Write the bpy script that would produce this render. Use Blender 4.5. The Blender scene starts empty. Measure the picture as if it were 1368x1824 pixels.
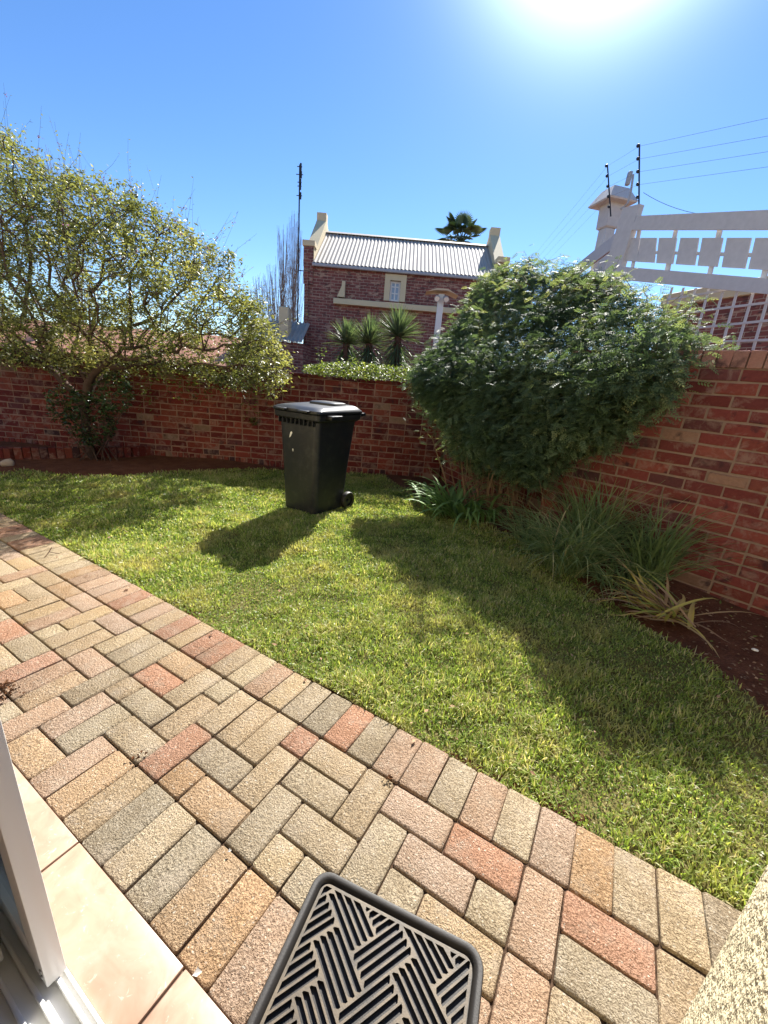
import bpy, bmesh, math, random
import numpy as np
from mathutils import Vector, Matrix

# ------------------------------------------------------------------ camera, sky, sun
SC = bpy.context.scene
COL = SC.collection
R = math.radians
rng = np.random.default_rng(11)
random.seed(11)

CAM_H = 1.3283
FPX, PITCH, ROLL, YAW = 720.6, 0.3122, 0.0858, 0.5093     # focal length for a 1368 px wide frame
_f = np.array([-math.sin(YAW)*math.cos(PITCH), math.cos(YAW)*math.cos(PITCH), -math.sin(PITCH)])
_r = np.array([math.cos(YAW), math.sin(YAW), 0.0])
_d = np.cross(_f, _r)
CR = _r*math.cos(ROLL) - _d*math.sin(ROLL)
CD = _r*math.sin(ROLL) + _d*math.cos(ROLL)
CF = _f
cam_data = bpy.data.cameras.new('camera')
cam = bpy.data.objects.new('camera', cam_data); COL.objects.link(cam)
cam_data.sensor_fit = 'HORIZONTAL'; cam_data.sensor_width = 36.0
cam_data.lens = 36.0*FPX/1368.0
cam_data.clip_start = 0.02; cam_data.clip_end = 2000
M = Matrix.Identity(4)
for i in range(3):
    M[i][0] = CR[i]; M[i][1] = -CD[i]; M[i][2] = -CF[i]
M[2][3] = CAM_H
cam.matrix_world = M
SC.camera = cam

SUN_AZ, SUN_EL = R(-12.0), R(43.5)          # azimuth from +Y towards +X
SUN = Vector((math.sin(SUN_AZ)*math.cos(SUN_EL), math.cos(SUN_AZ)*math.cos(SUN_EL), math.sin(SUN_EL)))
world = bpy.data.worlds.new('World'); SC.world = world
world.use_nodes = True
wn = world.node_tree; wn.nodes.clear()
out = wn.nodes.new('ShaderNodeOutputWorld')
bg = wn.nodes.new('ShaderNodeBackground')
sky = wn.nodes.new('ShaderNodeTexSky'); sky.sky_type = 'NISHITA'
sky.sun_disc = False; sky.sun_elevation = SUN_EL; sky.sun_rotation = SUN_AZ
sky.altitude = 1400; sky.air_density = 1.0; sky.dust_density = 0.15; sky.ozone_density = 1.8
bg.inputs['Strength'].default_value = 0.08
hs = wn.nodes.new('ShaderNodeHueSaturation'); hs.inputs['Saturation'].default_value = 1.22; hs.inputs['Hue'].default_value = 0.505
wn.links.new(sky.outputs['Color'], hs.inputs['Color']); wn.links.new(hs.outputs['Color'], bg.inputs['Color'])
# the sun itself: a bright aureole round the sun's direction in the sky
tc = wn.nodes.new('ShaderNodeTexCoord')
dot = wn.nodes.new('ShaderNodeVectorMath'); dot.operation = 'DOT_PRODUCT'
dot.inputs[1].default_value = SUN
wn.links.new(tc.outputs['Generated'], dot.inputs[0])
mx = wn.nodes.new('ShaderNodeMath'); mx.operation = 'MAXIMUM'; mx.inputs[1].default_value = 0
wn.links.new(dot.outputs['Value'], mx.inputs[0])
def powr(e, k):
    a = wn.nodes.new('ShaderNodeMath'); a.operation = 'POWER'; a.inputs[1].default_value = e
    wn.links.new(mx.outputs[0], a.inputs[0])
    b = wn.nodes.new('ShaderNodeMath'); b.operation = 'MULTIPLY'; b.inputs[1].default_value = k
    wn.links.new(a.outputs[0], b.inputs[0]); return b
ga, gb = powr(110, 2.2), powr(26, 0.06)
gs = wn.nodes.new('ShaderNodeMath'); gs.operation = 'ADD'
wn.links.new(ga.outputs[0], gs.inputs[0]); wn.links.new(gb.outputs[0], gs.inputs[1])
bg2 = wn.nodes.new('ShaderNodeBackground'); bg2.inputs['Color'].default_value = (0.86, 0.96, 1, 1)
wn.links.new(gs.outputs[0], bg2.inputs['Strength'])
addw = wn.nodes.new('ShaderNodeAddShader')
wn.links.new(bg.outputs[0], addw.inputs[0]); wn.links.new(bg2.outputs[0], addw.inputs[1])
wn.links.new(addw.outputs[0], out.inputs['Surface'])

sun_l = bpy.data.lights.new('sun', 'SUN'); sun_l.energy = 5.0; sun_l.angle = R(0.5); sun_l.color = (1.0, 0.955, 0.88)
sun_o = bpy.data.objects.new('sun', sun_l); COL.objects.link(sun_o)
sun_o.rotation_euler = SUN.to_track_quat('Z', 'Y').to_euler()
sun_o.location = (0, 0, 20)
SC.view_settings.view_transform = 'Standard'; SC.view_settings.look = 'None'
SC.view_settings.exposure = 1.42; SC.view_settings.gamma = 1.0; SC.view_settings.use_curve_mapping = False
SC.cycles.max_bounces = 8; SC.cycles.transparent_max_bounces = 8

# ------------------------------------------------------------------ helpers: place
def ray(x, y): return CF*FPX + CR*(x-684.0) + CD*(y-912.0)
def G(x, y, z=0.0):
    v = ray(x, y); t = (z-CAM_H)/v[2]; return np.array([v[0]*t, v[1]*t, z])
FH = np.array([-math.sin(YAW), math.cos(YAW), 0.0]); RH = np.array([math.cos(YAW), math.sin(YAW), 0.0])
def atD(x, y, D):
    v = ray(x, y); t = D/(v@FH); return np.array([v[0]*t, v[1]*t, CAM_H+v[2]*t])
def SD(s, D, z=0.0): return RH*s + FH*D + np.array([0, 0, z])
def sz(x, y, D):
    p = atD(x, y, D); return float(p@RH), float(p[2])
RW_TH = R(18.3); RW_D = 3.61                 # the right-hand garden wall: n.X = RW_D
RWN = np.array([math.sin(RW_TH), math.cos(RW_TH), 0.0]); RWT = np.array([math.cos(RW_TH), -math.sin(RW_TH), 0.0])
def onwall(x, y, off=0.0):
    v = ray(x, y); t = (RW_D-off)/(v@RWN); return np.array([v[0]*t, v[1]*t, CAM_H+v[2]*t])
def smooth(a, b, x):
    t = np.clip((x-a)/(b-a), 0, 1); return t*t*(3-2*t)
def gz(x, y):
    """height of the garden's soil"""
    x = np.asarray(x, float); y = np.asarray(y, float)
    z = -0.035 + 0.055*smooth(1.2, 2.4, y) + 0.012*np.sin(x*1.9+y*1.3)*smooth(1.3, 2, y)
    dw = RW_D - (x*RWN[0]+y*RWN[1])
    z = z + 0.06*smooth(0.8, 0.1, dw)*smooth(1.1, 0.2, x)*smooth(-1.5, -0.6, x)
    return z

# ------------------------------------------------------------------ helpers: meshes
def lin(c): return tuple(((v/255)/12.92 if v/255 <= 0.04045 else (((v/255)+0.055)/1.055)**2.4) for v in c)
def put(o, label=None, cat=None, group=None, kind=None):
    if label: o['label'] = label
    if cat: o['category'] = cat
    if group: o['group'] = group
    if kind: o['kind'] = kind
    return o
def link(name, me, mat=None, parent=None):
    o = bpy.data.objects.new(name, me); COL.objects.link(o)
    if mat is not None and me is not None and len(me.materials) == 0: me.materials.append(mat)
    if parent is not None: o.parent = parent
    return o
def empty(name, loc=(0, 0, 0), rz=0.0):
    o = bpy.data.objects.new(name, None); COL.objects.link(o)
    o.location = loc; o.rotation_euler = (0, 0, rz); o.empty_display_size = 0.1
    return o
def np_mesh(name, V, F, rnd=None, smoothf=False):
    V = np.ascontiguousarray(V, dtype=np.float32); F = np.ascontiguousarray(F, dtype=np.int32)
    me = bpy.data.meshes.new(name)
    k = F.shape[1]
    me.vertices.add(len(V)); me.vertices.foreach_set('co', V.ravel())
    me.loops.add(F.size); me.loops.foreach_set('vertex_index', F.ravel())
    me.polygons.add(len(F)); me.polygons.foreach_set('loop_start', np.arange(0, F.size, k, dtype=np.int32))
    if smoothf: me.polygons.foreach_set('use_smooth', np.ones(len(F), bool))
    if rnd is not None:
        a = me.attributes.new('rnd', 'FLOAT', 'POINT'); a.data.foreach_set('value', np.ascontiguousarray(rnd, dtype=np.float32))
    me.update(calc_edges=True); me.validate()
    return me
class MB:
    """collects faces for one mesh"""
    def __init__(s): s.v = []; s.f = []
    def add(s, vs, fs):
        n = len(s.v); s.v += [tuple(map(float, p)) for p in vs]; s.f += [tuple(i+n for i in f) for f in fs]; return s
    def box(s, x0, x1, y0, y1, z0, z1):
        return s.add([(x0,y0,z0),(x1,y0,z0),(x1,y1,z0),(x0,y1,z0),(x0,y0,z1),(x1,y0,z1),(x1,y1,z1),(x0,y1,z1)],
                     [(0,3,2,1),(4,5,6,7),(0,1,5,4),(1,2,6,5),(2,3,7,6),(3,0,4,7)])
    def obox(s, c, ax, ay, az):
        """oriented box: centre and three half-axis vectors"""
        c, ax, ay, az = (np.asarray(q, float) for q in (c, ax, ay, az))
        vs = [c+sx*ax+sy*ay+sz_*az for sz_ in (-1,1) for sx, sy in ((-1,-1),(1,-1),(1,1),(-1,1))]
        return s.add(vs, [(0,3,2,1),(4,5,6,7),(0,1,5,4),(1,2,6,5),(2,3,7,6),(3,0,4,7)])
    def tube(s, pts, rad, n=8, caps=True):
        pts = [np.asarray(p, float) for p in pts]
        rad = rad if hasattr(rad, '__len__') else [rad]*len(pts)
        rings = []
        up = None
        for i, p in enumerate(pts):
            t = pts[min(i+1, len(pts)-1)]-pts[max(i-1, 0)]; t = t/(np.linalg.norm(t)+1e-9)
            if up is None:
                up = np.array([0, 0, 1.0]) if abs(t[2]) < 0.9 else np.array([1.0, 0, 0])
            a = np.cross(t, up); a /= (np.linalg.norm(a)+1e-9); b = np.cross(a, t); up = b
            rings.append([p+rad[i]*(math.cos(2*math.pi*k/n)*a+math.sin(2*math.pi*k/n)*b) for k in range(n)])
        vs = [q for r in rings for q in r]; fs = []
        for i in range(len(pts)-1):
            for k in range(n):
                fs.append((i*n+k, i*n+(k+1) % n, (i+1)*n+(k+1) % n, (i+1)*n+k))
        if caps:
            fs.append(tuple(range(n))[::-1]); fs.append(tuple(len(vs)-n+k for k in range(n)))
        return s.add(vs, fs)
    def loft(s, rings, caps=True):
        n = len(rings[0]); vs = [q for r in rings for q in r]; fs = []
        for i in range(len(rings)-1):
            for k in range(n): fs.append((i*n+k, i*n+(k+1) % n, (i+1)*n+(k+1) % n, (i+1)*n+k))
        if caps:
            fs.append(tuple(range(n))[::-1]); fs.append(tuple(len(vs)-n+k for k in range(n)))
        return s.add(vs, fs)
    def prism(s, poly, a, b):
        """polygon (list of 3D points) swept from offset a to offset b"""
        a = np.asarray(a, float); b = np.asarray(b, float); n = len(poly)
        vs = [np.asarray(p, float)+a for p in poly]+[np.asarray(p, float)+b for p in poly]
        fs = [tuple(range(n))[::-1], tuple(range(n, 2*n))]+[(k, (k+1) % n, n+(k+1) % n, n+k) for k in range(n)]
        return s.add(vs, fs)
    def mesh(s, name, smoothf=False, bevel=0.0, seg=2):
        me = bpy.data.meshes.new(name); me.from_pydata(s.v, [], s.f)
        bm = bmesh.new(); bm.from_mesh(me)
        bmesh.ops.recalc_face_normals(bm, faces=bm.faces)
        if bevel > 0:
            ed = [e for e in bm.edges if len(e.link_faces) == 2 and e.calc_face_angle(0) > 0.5]
            bmesh.ops.bevel(bm, geom=ed, offset=bevel, segments=seg, affect='EDGES', profile=0.5, clamp_overlap=True)
        if smoothf:
            for f in bm.faces: f.smooth = True
            for e in bm.edges:
                if len(e.link_faces) == 2 and e.calc_face_angle(0) > 0.7: e.smooth = False
        bm.to_mesh(me); bm.free()
        return me
    def build(s, name, mat, parent=None, smoothf=False, bevel=0.0, seg=2):
        return link(name, s.mesh(name, smoothf, bevel, seg), mat, parent)
def frames(d, roll):
    """(N,3) directions -> (N,3,3) matrices whose columns are side, axis(d), normal"""
    d = d/np.linalg.norm(d, axis=1, keepdims=True)
    up = np.where(np.abs(d[:, 2:3]) < 0.95, np.array([[0, 0, 1.0]]), np.array([[1.0, 0, 0]]))
    a = np.cross(d, up); a /= np.linalg.norm(a, axis=1, keepdims=True); b = np.cross(a, d)
    c, s_ = np.cos(roll)[:, None], np.sin(roll)[:, None]
    side = a*c+b*s_; nor = -a*s_+b*c
    return np.stack([side, d, nor], axis=2)
def scatter(tv, tf, pos, mats, scale):
    tv = np.asarray(tv, float); tf = np.asarray(tf, int); n = len(tv)
    V = np.einsum('nij,kj->nki', mats, tv)*scale[:, None, None]+pos[:, None, :]
    F = tf[None]+(np.arange(len(pos))*n)[:, None, None]
    return V.reshape(-1, 3), F.reshape(-1, tf.shape[1])
def inpoly(x, y, poly):
    c = np.zeros(len(x), bool); n = len(poly)
    for i in range(n):
        x0, y0 = poly[i]; x1, y1 = poly[(i+1) % n]
        k = ((y0 > y) != (y1 > y)) & (x < (x1-x0)*(y-y0)/((y1-y0)+1e-12)+x0); c ^= k
    return c
def polydist(x, y, poly):
    d = np.full(len(x), 1e9); n = len(poly)
    for i in range(n):
        a = np.array(poly[i]); b = np.array(poly[(i+1) % n]); ab = b-a
        t = np.clip(((x-a[0])*ab[0]+(y-a[1])*ab[1])/(ab@ab+1e-12), 0, 1)
        d = np.minimum(d, np.hypot(x-a[0]-t*ab[0], y-a[1]-t*ab[1]))
    return d
_wk = rng.normal(size=(24, 3)); _wp = rng.uniform(0, 6.28, 24)
def lump(P, fr):
    """smooth pseudo-noise about -1..1"""
    return np.sin(P@(_wk.T*fr)+_wp).sum(1)/math.sqrt(12)/1.4

# ------------------------------------------------------------------ helpers: materials
def nt(name):
    m = bpy.data.materials.new(name); m.use_nodes = True; t = m.node_tree; t.nodes.clear()
    o = t.nodes.new('ShaderNodeOutputMaterial'); return m, t, o
def N(t, typ, **kw):
    n = t.nodes.new(typ)
    for k, v in kw.items():
        if k.startswith('_'): setattr(n, k[1:], v)
        else: n.inputs[k].default_value = v
    return n
def ramp(t, fac, stops, interp='LINEAR'):
    n = t.nodes.new('ShaderNodeValToRGB'); n.color_ramp.interpolation = interp
    e = n.color_ramp.elements
    e[0].position = stops[0][0]; e[0].color = (*stops[0][1], 1); e[1].position = stops[-1][0]; e[1].color = (*stops[-1][1], 1)
    for p, c in stops[1:-1]:
        q = e.new(p); q.color = (*c, 1)
    t.links.new(fac, n.inputs[0]); return n.outputs[0]
def mixc(t, fac, a, b, mode='MIX'):
    n = t.nodes.new('ShaderNodeMix'); n.data_type = 'RGBA'; n.blend_type = mode
    for s, v in ((0, fac), (6, a), (7, b)):
        if hasattr(v, 'is_linked') or isinstance(v, bpy.types.NodeSocket): t.links.new(v, n.inputs[s])
        elif s == 0: n.inputs[0].default_value = v
        else: n.inputs[s].default_value = (*v[:3], 1)
    return n.outputs[2]
def pos(t): return N(t, 'ShaderNodeNewGeometry').outputs['Position']
def noise(t, vec, scale, detail=3, rough=0.55, out_='Fac', dist=0.0):
    n = N(t, 'ShaderNodeTexNoise', Scale=scale, Detail=detail, Roughness=rough, Distortion=dist)
    t.links.new(vec, n.inputs['Vector']); return n.outputs[out_]
def bump(t, h, strength, dist):
    n = N(t, 'ShaderNodeBump', Strength=strength, Distance=dist); t.links.new(h, n.inputs['Height']); return n.outputs[0]
def principled(t, o, col, rough=0.8, nrm=None, spec=0.3, metal=0.0):
    p = N(t, 'ShaderNodeBsdfPrincipled')
    if isinstance(col, bpy.types.NodeSocket): t.links.new(col, p.inputs['Base Color'])
    else: p.inputs['Base Color'].default_value = (*col[:3], 1)
    if isinstance(rough, bpy.types.NodeSocket): t.links.new(rough, p.inputs['Roughness'])
    else: p.inputs['Roughness'].default_value = rough
    p.inputs['Specular IOR Level'].default_value = spec; p.inputs['Metallic'].default_value = metal
    if nrm is not None: t.links.new(nrm, p.inputs['Normal'])
    t.links.new(p.outputs[0], o.inputs[0]); return p
def simple(name, col, rough=0.6, spec=0.4, metal=0.0, var=0.12, scale=9.0, bmp=0.0, bscale=200.0):
    m, t, o = nt(name); P = pos(t)
    c = mixc(t, noise(t, P, scale, 4), [v*(1-var) for v in col], [min(1, v*(1+var)) for v in col])
    b = bump(t, noise(t, P, bscale, 3), bmp, 0.004) if bmp else None
    principled(t, o, c, rough, b, spec, metal); return m
def foliage(name, stops, trans=0.45, rough=0.45, spec=0.35, tcol=None, patch=None):
    """leaf material; the 'rnd' attribute picks the leaf's own colour"""
    m, t, o = nt(name)
    a = N(t, 'ShaderNodeAttribute', _attribute_name='rnd')
    c = ramp(t, a.outputs['Fac'], stops)
    if patch:
        c = mixc(t, ramp(t, noise(t, pos(t), patch[0], 4), [(patch[2], (0, 0, 0)), (patch[3], (1, 1, 1))]), c, patch[1])
    p = N(t, 'ShaderNodeBsdfPrincipled', Roughness=rough); p.inputs['Specular IOR Level'].default_value = spec
    t.links.new(c, p.inputs['Base Color'])
    tr = N(t, 'ShaderNodeBsdfTranslucent')
    tc_ = mixc(t, 1.0, c, tcol or (1.0, 1.0, 0.55), 'MULTIPLY')
    t.links.new(tc_, tr.inputs[0])
    mx_ = N(t, 'ShaderNodeMixShader'); mx_.inputs[0].default_value = trans
    t.links.new(p.outputs[0], mx_.inputs[1]); t.links.new(tr.outputs[0], mx_.inputs[2]); t.links.new(mx_.outputs[0], o.inputs[0])
    return m

def brick_mat(name, use_attr=False):
    """fired face brick: the object's (or piece's) own colour, smeared with pale and burnt patches"""
    m, t, o = nt(name); P = pos(t)
    if use_attr:
        a = N(t, 'ShaderNodeAttribute', _attribute_name='tint'); base = a.outputs['Color']; P2 = P
    else:
        oi = N(t, 'ShaderNodeObjectInfo'); base = oi.outputs['Color']
        sc = N(t, 'ShaderNodeVectorMath', _operation='SCALE'); sc.inputs['Scale'].default_value = 37.0
        t.links.new(oi.outputs['Random'], sc.inputs[0])
        ad = N(t, 'ShaderNodeVectorMath', _operation='ADD'); t.links.new(P, ad.inputs[0]); t.links.new(sc.outputs[0], ad.inputs[1]); P2 = ad.outputs[0]
    c = mixc(t, noise(t, P2, 60, 4), mixc(t, 1.0, base, (0.72, 0.68, 0.66), 'MULTIPLY'), mixc(t, 1.0, base, (1.2, 1.16, 1.12), 'MULTIPLY'))
    pale = ramp(t, noise(t, P2, 8.5, 6, 0.7, dist=0.5), [(0.5, (0, 0, 0)), (0.66, (0.6, 0.6, 0.6))])
    c = mixc(t, pale, c, (0.31, 0.21, 0.17))
    burnt = ramp(t, noise(t, P2, 7.3, 5, 0.62, dist=0.4), [(0.3, (0.85, 0.85, 0.85)), (0.42, (0, 0, 0))])
    c = mixc(t, burnt, c, (0.045, 0.026, 0.03))
    h = N(t, 'ShaderNodeMath', _operation='ADD'); t.links.new(noise(t, P2, 130, 5, 0.7), h.inputs[0]); t.links.new(noise(t, P2, 28, 4, 0.6), h.inputs[1])
    principled(t, o, c, 0.9, bump(t, h.outputs[0], 0.8, 0.008), 0.12); return m
def paver_mat():
    m, t, o = nt('paver_concrete'); P = pos(t)
    oi = N(t, 'ShaderNodeObjectInfo'); base = oi.outputs['Color']
    g = noise(t, P, 210, 3, 0.7)
    g2 = noise(t, P, 18, 4, 0.6)
    c = mixc(t, ramp(t, g, [(0.32, (0, 0, 0)), (0.62, (1, 1, 1))]), mixc(t, 1.0, base, (0.30, 0.26, 0.22), 'MULTIPLY'), mixc(t, 1.0, base, (1.26, 1.24, 1.2), 'MULTIPLY'))
    c = mixc(t, ramp(t, g2, [(0.35, (0.35, 0.35, 0.35)), (0.65, (0, 0, 0))]), c, mixc(t, 1.0, base, (0.7, 0.62, 0.52), 'MULTIPLY'))
    vo = N(t, 'ShaderNodeTexVoronoi', Scale=260.0); t.links.new(P, vo.inputs['Vector'])
    sp = ramp(t, vo.outputs['Color'], [(0.86, (0, 0, 0)), (0.9, (0.7, 0.7, 0.7))])
    c = mixc(t, sp, c, (0.62, 0.56, 0.46))
    hh = N(t, 'ShaderNodeMath', _operation='ADD'); t.links.new(g, hh.inputs[0]); t.links.new(noise(t, P, 90, 3), hh.inputs[1])
    dr = ramp(t, noise(t, P, 7.0, 4, 0.6, dist=0.3), [(0.38, (0.55, 0.55, 0.55)), (0.62, (0, 0, 0))])
    c = mixc(t, dr, c, mixc(t, 1.0, c, (0.78, 0.74, 0.66), 'MULTIPLY'))
    c = mixc(t, ramp(t, noise(t, P, 11.0, 3, 0.6), [(0.52, (0, 0, 0)), (0.7, (0.4, 0.4, 0.4))]), c, (0.40, 0.33, 0.25))
    st = ramp(t, noise(t, P, 3.1, 6, 0.7, dist=0.5), [(0.56, (0, 0, 0)), (0.76, (0.5, 0.5, 0.5))])
    c = mixc(t, st, c, (0.15, 0.11, 0.07))
    principled(t, o, c, 0.9, bump(t, hh.outputs[0], 1.0, 0.012), 0.15); return m
def soil_mat(name, a, b, c3, sc=7.0, bstr=0.8):
    m, t, o = nt(name); P = pos(t)
    c = ramp(t, noise(t, P, sc, 6, 0.65), [(0.3, a), (0.52, b), (0.72, c3)])
    c = mixc(t, ramp(t, noise(t, P, 90, 4, 0.7), [(0.4, (0.5, 0.5, 0.5)), (0.62, (0, 0, 0))]), c, [v*0.45 for v in a])
    h = noise(t, P, 45, 6, 0.7)
    principled(t, o, c, 0.95, bump(t, h, bstr, 0.02), 0.1); return m

MAT = {}
MAT['brick'] = brick_mat('face_brick'); MAT['brick_far'] = brick_mat('face_brick_joined', True)
MAT['mortar'] = simple('mortar', (0.255, 0.175, 0.135), 0.95, 0.1, var=0.3, scale=18, bmp=0.6, bscale=160)
MAT['mortar_dark'] = simple('mortar_stained', (0.27, 0.165, 0.125), 0.95, 0.1, var=0.35, scale=12, bmp=0.6, bscale=160)
MAT['paver'] = paver_mat()
MAT['joint'] = soil_mat('joint_sand', (0.05, 0.03, 0.018), (0.09, 0.055, 0.035), (0.14, 0.09, 0.06), 20)
MAT['soil'] = soil_mat('garden_soil', (0.10, 0.04, 0.024), (0.15, 0.062, 0.036), (0.2, 0.09, 0.055))
MAT['thatch'] = soil_mat('lawn_thatch', (0.12, 0.10, 0.035), (0.2, 0.175, 0.065), (0.3, 0.24, 0.11), 12, 1.0)
MAT['cream'] = simple('cream_paint', (0.62, 0.52, 0.33), 0.8, 0.2, var=0.08, scale=3, bmp=0.2)
MAT['white'] = simple('white_paint', (0.72, 0.70, 0.66), 0.5, 0.4, var=0.06, scale=6)
MAT['alu'] = simple('white_powder_coat', (0.78, 0.77, 0.74), 0.35, 0.5, var=0.04, scale=4)
MAT['fence'] = simple('weathered_white_paint', (0.55, 0.52, 0.50), 0.7, 0.25, var=0.14, scale=14, bmp=0.25, bscale=70)
MAT['grey_plastic'] = simple('grey_plastic', (0.35, 0.36, 0.38), 0.5)
MAT['black_metal'] = simple('black_metal', (0.02, 0.02, 0.024), 0.5)
MAT['wire'] = simple('steel_wire', (0.10, 0.10, 0.11), 0.9, 0.0, 0.0)

# ------------------------------------------------------------------ ground
LAWN = [(-5.9, 1.215), (1.75, 1.215), (1.75, 1.75), (0.93, 2.1), (0.77, 2.42), (0.53, 2.64), (0.04, 3.08), (-0.43, 3.44), (-0.87, 3.72),
        (-1.41, 3.9), (-2.05, 4.38), (-2.75, 4.85), (-3.2, 4.78), (-4.05, 4.12), (-4.45, 3.5), (-4.75, 2.85), (-4.85, 2.5), (-5.2, 2.2), (-5.9, 1.9)]
def build_ground():
    xs = np.unique(np.concatenate([[-400, -150, -60, -25, -14], np.arange(-9, 3.01, 0.12), [5, 10, 25, 60, 150, 400]]))
    ys = np.unique(np.concatenate([[-400, -150, -40, -10, -3, 0.9, 1.19], np.arange(1.205, 7.0, 0.12), [8, 10, 15, 30, 70, 150, 400]]))
    X, Y = np.meshgrid(xs, ys, indexing='ij')
    Z = gz(X, Y); Z = np.where(Y < 1.2, -0.09, Z)
    P = np.stack([X.ravel(), Y.ravel(), Z.ravel()], 1)
    Z = Z.ravel()+0.012*lump(P*[1, 1, 0], 4.0)*(P[:, 1] > 1.25)*(np.abs(P[:, 0]) < 9)
    P[:, 2] = Z
    ny = len(ys); I, J = np.meshgrid(np.arange(len(xs)-1), np.arange(ny-1), indexing='ij'); a = (I*ny+J).ravel()
    F = np.stack([a, a+ny, a+ny+1, a+1], 1)
    put(link('ground', np_mesh('ground', P, F, smoothf=True), MAT['soil']), kind='structure')
    # turf: a thin layer of thatch under the grass
    xs = np.arange(-6.0, 1.8, 0.06); ys = np.arange(1.215, 5.0, 0.06)
    X, Y = np.meshgrid(xs, ys, indexing='ij'); x, y = X.ravel(), Y.ravel()
    P = np.stack([x, y, gz(x, y)], 1); P[:, 2] += 0.008+0.012*lump(P*[1, 1, 0], 4.0)+0.003*lump(P*[1, 1, 0], 14.0)
    ny = len(ys); I, J = np.meshgrid(np.arange(len(xs)-1), np.arange(ny-1), indexing='ij'); a = (I*ny+J).ravel()
    F = np.stack([a, a+ny, a+ny+1, a+1], 1); c = P[F].mean(1)
    F = F[inpoly(c[:, 0], c[:, 1], LAWN)]
    put(link('lawn_turf', np_mesh('lawn_turf', P, F, smoothf=True), MAT['thatch']), kind='structure')
build_ground()

# ------------------------------------------------------------------ paving
PC = {'T': (0.42, 0.345, 0.24), 'G': (0.36, 0.31, 0.23), 'O': (0.46, 0.31, 0.185), 'R': (0.43, 0.225, 0.16), 'P': (0.44, 0.31, 0.235), 'Y': (0.47, 0.375, 0.24)}
UX = 0.1005*1.10891; UY = 0.1018*1.10891; X0 = -1.274*1.10891; YIN = 0.886*1.10891; YOUT = 1.2016
def paver_mesh(name, lx, ly, seed):
    rr = random.Random(seed); c = 0.0065; h = 0.052; k = 0.006
    def ring(ins, z):
        pts = []
        for sx, sy in ((1, 1), (-1, 1), (-1, -1), (1, -1)):
            x, y = sx*(lx/2-ins), sy*(ly/2-ins)
            a = (x-sx*k, y); b = (x, y-sy*k)
            if sx*sy < 0: a, b = b, a
            if sx*sy > 0: pts += [b, a]
            else: pts += [b, a]
        # order counter-clockwise by angle
        pts.sort(key=lambda q: math.atan2(q[1], q[0]))
        return [(px+rr.uniform(-.0012, .0012), py+rr.uniform(-.0012, .0012), z+rr.uniform(-.0006, .0006)) for px, py in pts]
    mb = MB(); mb.loft([ring(0.001, -h), ring(0, -0.008), ring(0.0025, -0.0025), ring(c, 0)])
    return mb.mesh(name, True)
PV = {}
for kind, (a, b) in {'L': (UX*2-0.0045, UY-0.0045), 'V': (UX-0.0035, UY*2-0.0045), 'H': (UX-0.0045, UY-0.0045), 'S': (0.112-0.002, 0.212)}.items():
    PV[kind] = [paver_mesh('paver_'+kind, a, b, 100+i*7+ord(kind)) for i in range(5)]
    for me in PV[kind]: me.materials.append(MAT['paver'])
paving = put(MB().box(-9, 1.75, -0.02, 1.2, -0.08, -0.014).build('paving', MAT['joint']), kind='structure')
prr = random.Random(5)
def paver(kind, cx, cy, col):
    o = bpy.data.objects.new('paver', prr.choice(PV[kind])); COL.objects.link(o); o.parent = paving
    o.location = (cx+prr.uniform(-.001, .001), cy+prr.uniform(-.001, .001), prr.uniform(-.003, .0015))
    o.rotation_euler = (prr.uniform(-.008, .008), prr.uniform(-.008, .008), prr.uniform(-.008, .008))
    v = prr.uniform(0.86, 1.1)*1.1; w = prr.uniform(0.95, 1.05)
    c = [PC[col][q]*0.68+(0.41, 0.325, 0.23)[q]*0.32 for q in range(3)]
    o.color = (c[0]*v, c[1]*v*w, c[2]*v*w*w, 1)
# each entry: column, row (row 0 lies along the border), orientation, colour
LAY = '''-2 0 L O|-2 1 L R|0 0 V T|1 0 H Y|1 1 V T|2 0 V T|-1 2 L T|-2 2 H T|2 2 V R|0 3 L T|3 3 H O|3 2 L G|3 0 V T|4 0 V T|5 0 H R|5 1 V T
4 3 L O|6 0 L T|6 1 L T|6 2 V G|7 2 L T|7 3 H Y|8 3 L T|8 0 V T|9 0 L P|9 1 V T|10 1 L P|11 0 L R|12 1 H T|10 2 V T|11 2 L T|11 3 L P|13 0 V P|13 2 V P
14 0 L R|14 1 L G|14 2 V T|15 2 V G|16 0 V T|17 0 L P|17 1 L R|16 2 L T
-3 0 V T|-4 0 V G|-5 0 V Y|-7 0 L P|-8 0 V Y|-7 1 V T|-6 1 V T|-8 2 H Y|-9 1 V P|-10 0 L P|-12 0 L O|-14 0 L T|-15 0 V P|-17 0 L Y|-19 0 L P|-14 1 V Y
-13 1 L T|-11 1 V T|-10 1 V Y|-13 2 L O|-10 3 L R|-8 3 L T|-6 3 V R|-5 3 V P|-4 3 V O|-3 2 V G|-5 2 L P|-2 3 V P|-1 3 V T|-3 4 V P|-2 5 L O|-6 5 L P|-4 5 H T
0 4 V P|1 4 V O|2 4 V T|3 4 V G|4 4 V T|5 4 V G|6 4 V O|7 4 V O|8 4 V P|9 4 V T|10 4 V P|11 4 V T|12 4 V O|13 4 V G|14 4 V T|15 4 V P|16 4 V T|17 4 V O'''
occ = {}
for e in LAY.replace('\n', '|').split('|'):
    i, j, k, c = e.split(); i, j = int(i), int(j)
    cells = {'L': [(i, j), (i+1, j)], 'V': [(i, j), (i, j+1)], 'H': [(i, j)]}[k]
    if any(q in occ for q in cells): continue
    for q in cells: occ[q] = 1
    w, h = (2, 1) if k == 'L' else (1, 2) if k == 'V' else (1, 1)
    paver(k, X0+(i+w/2)*UX, YIN-(j+h/2)*UY, c)
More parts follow.
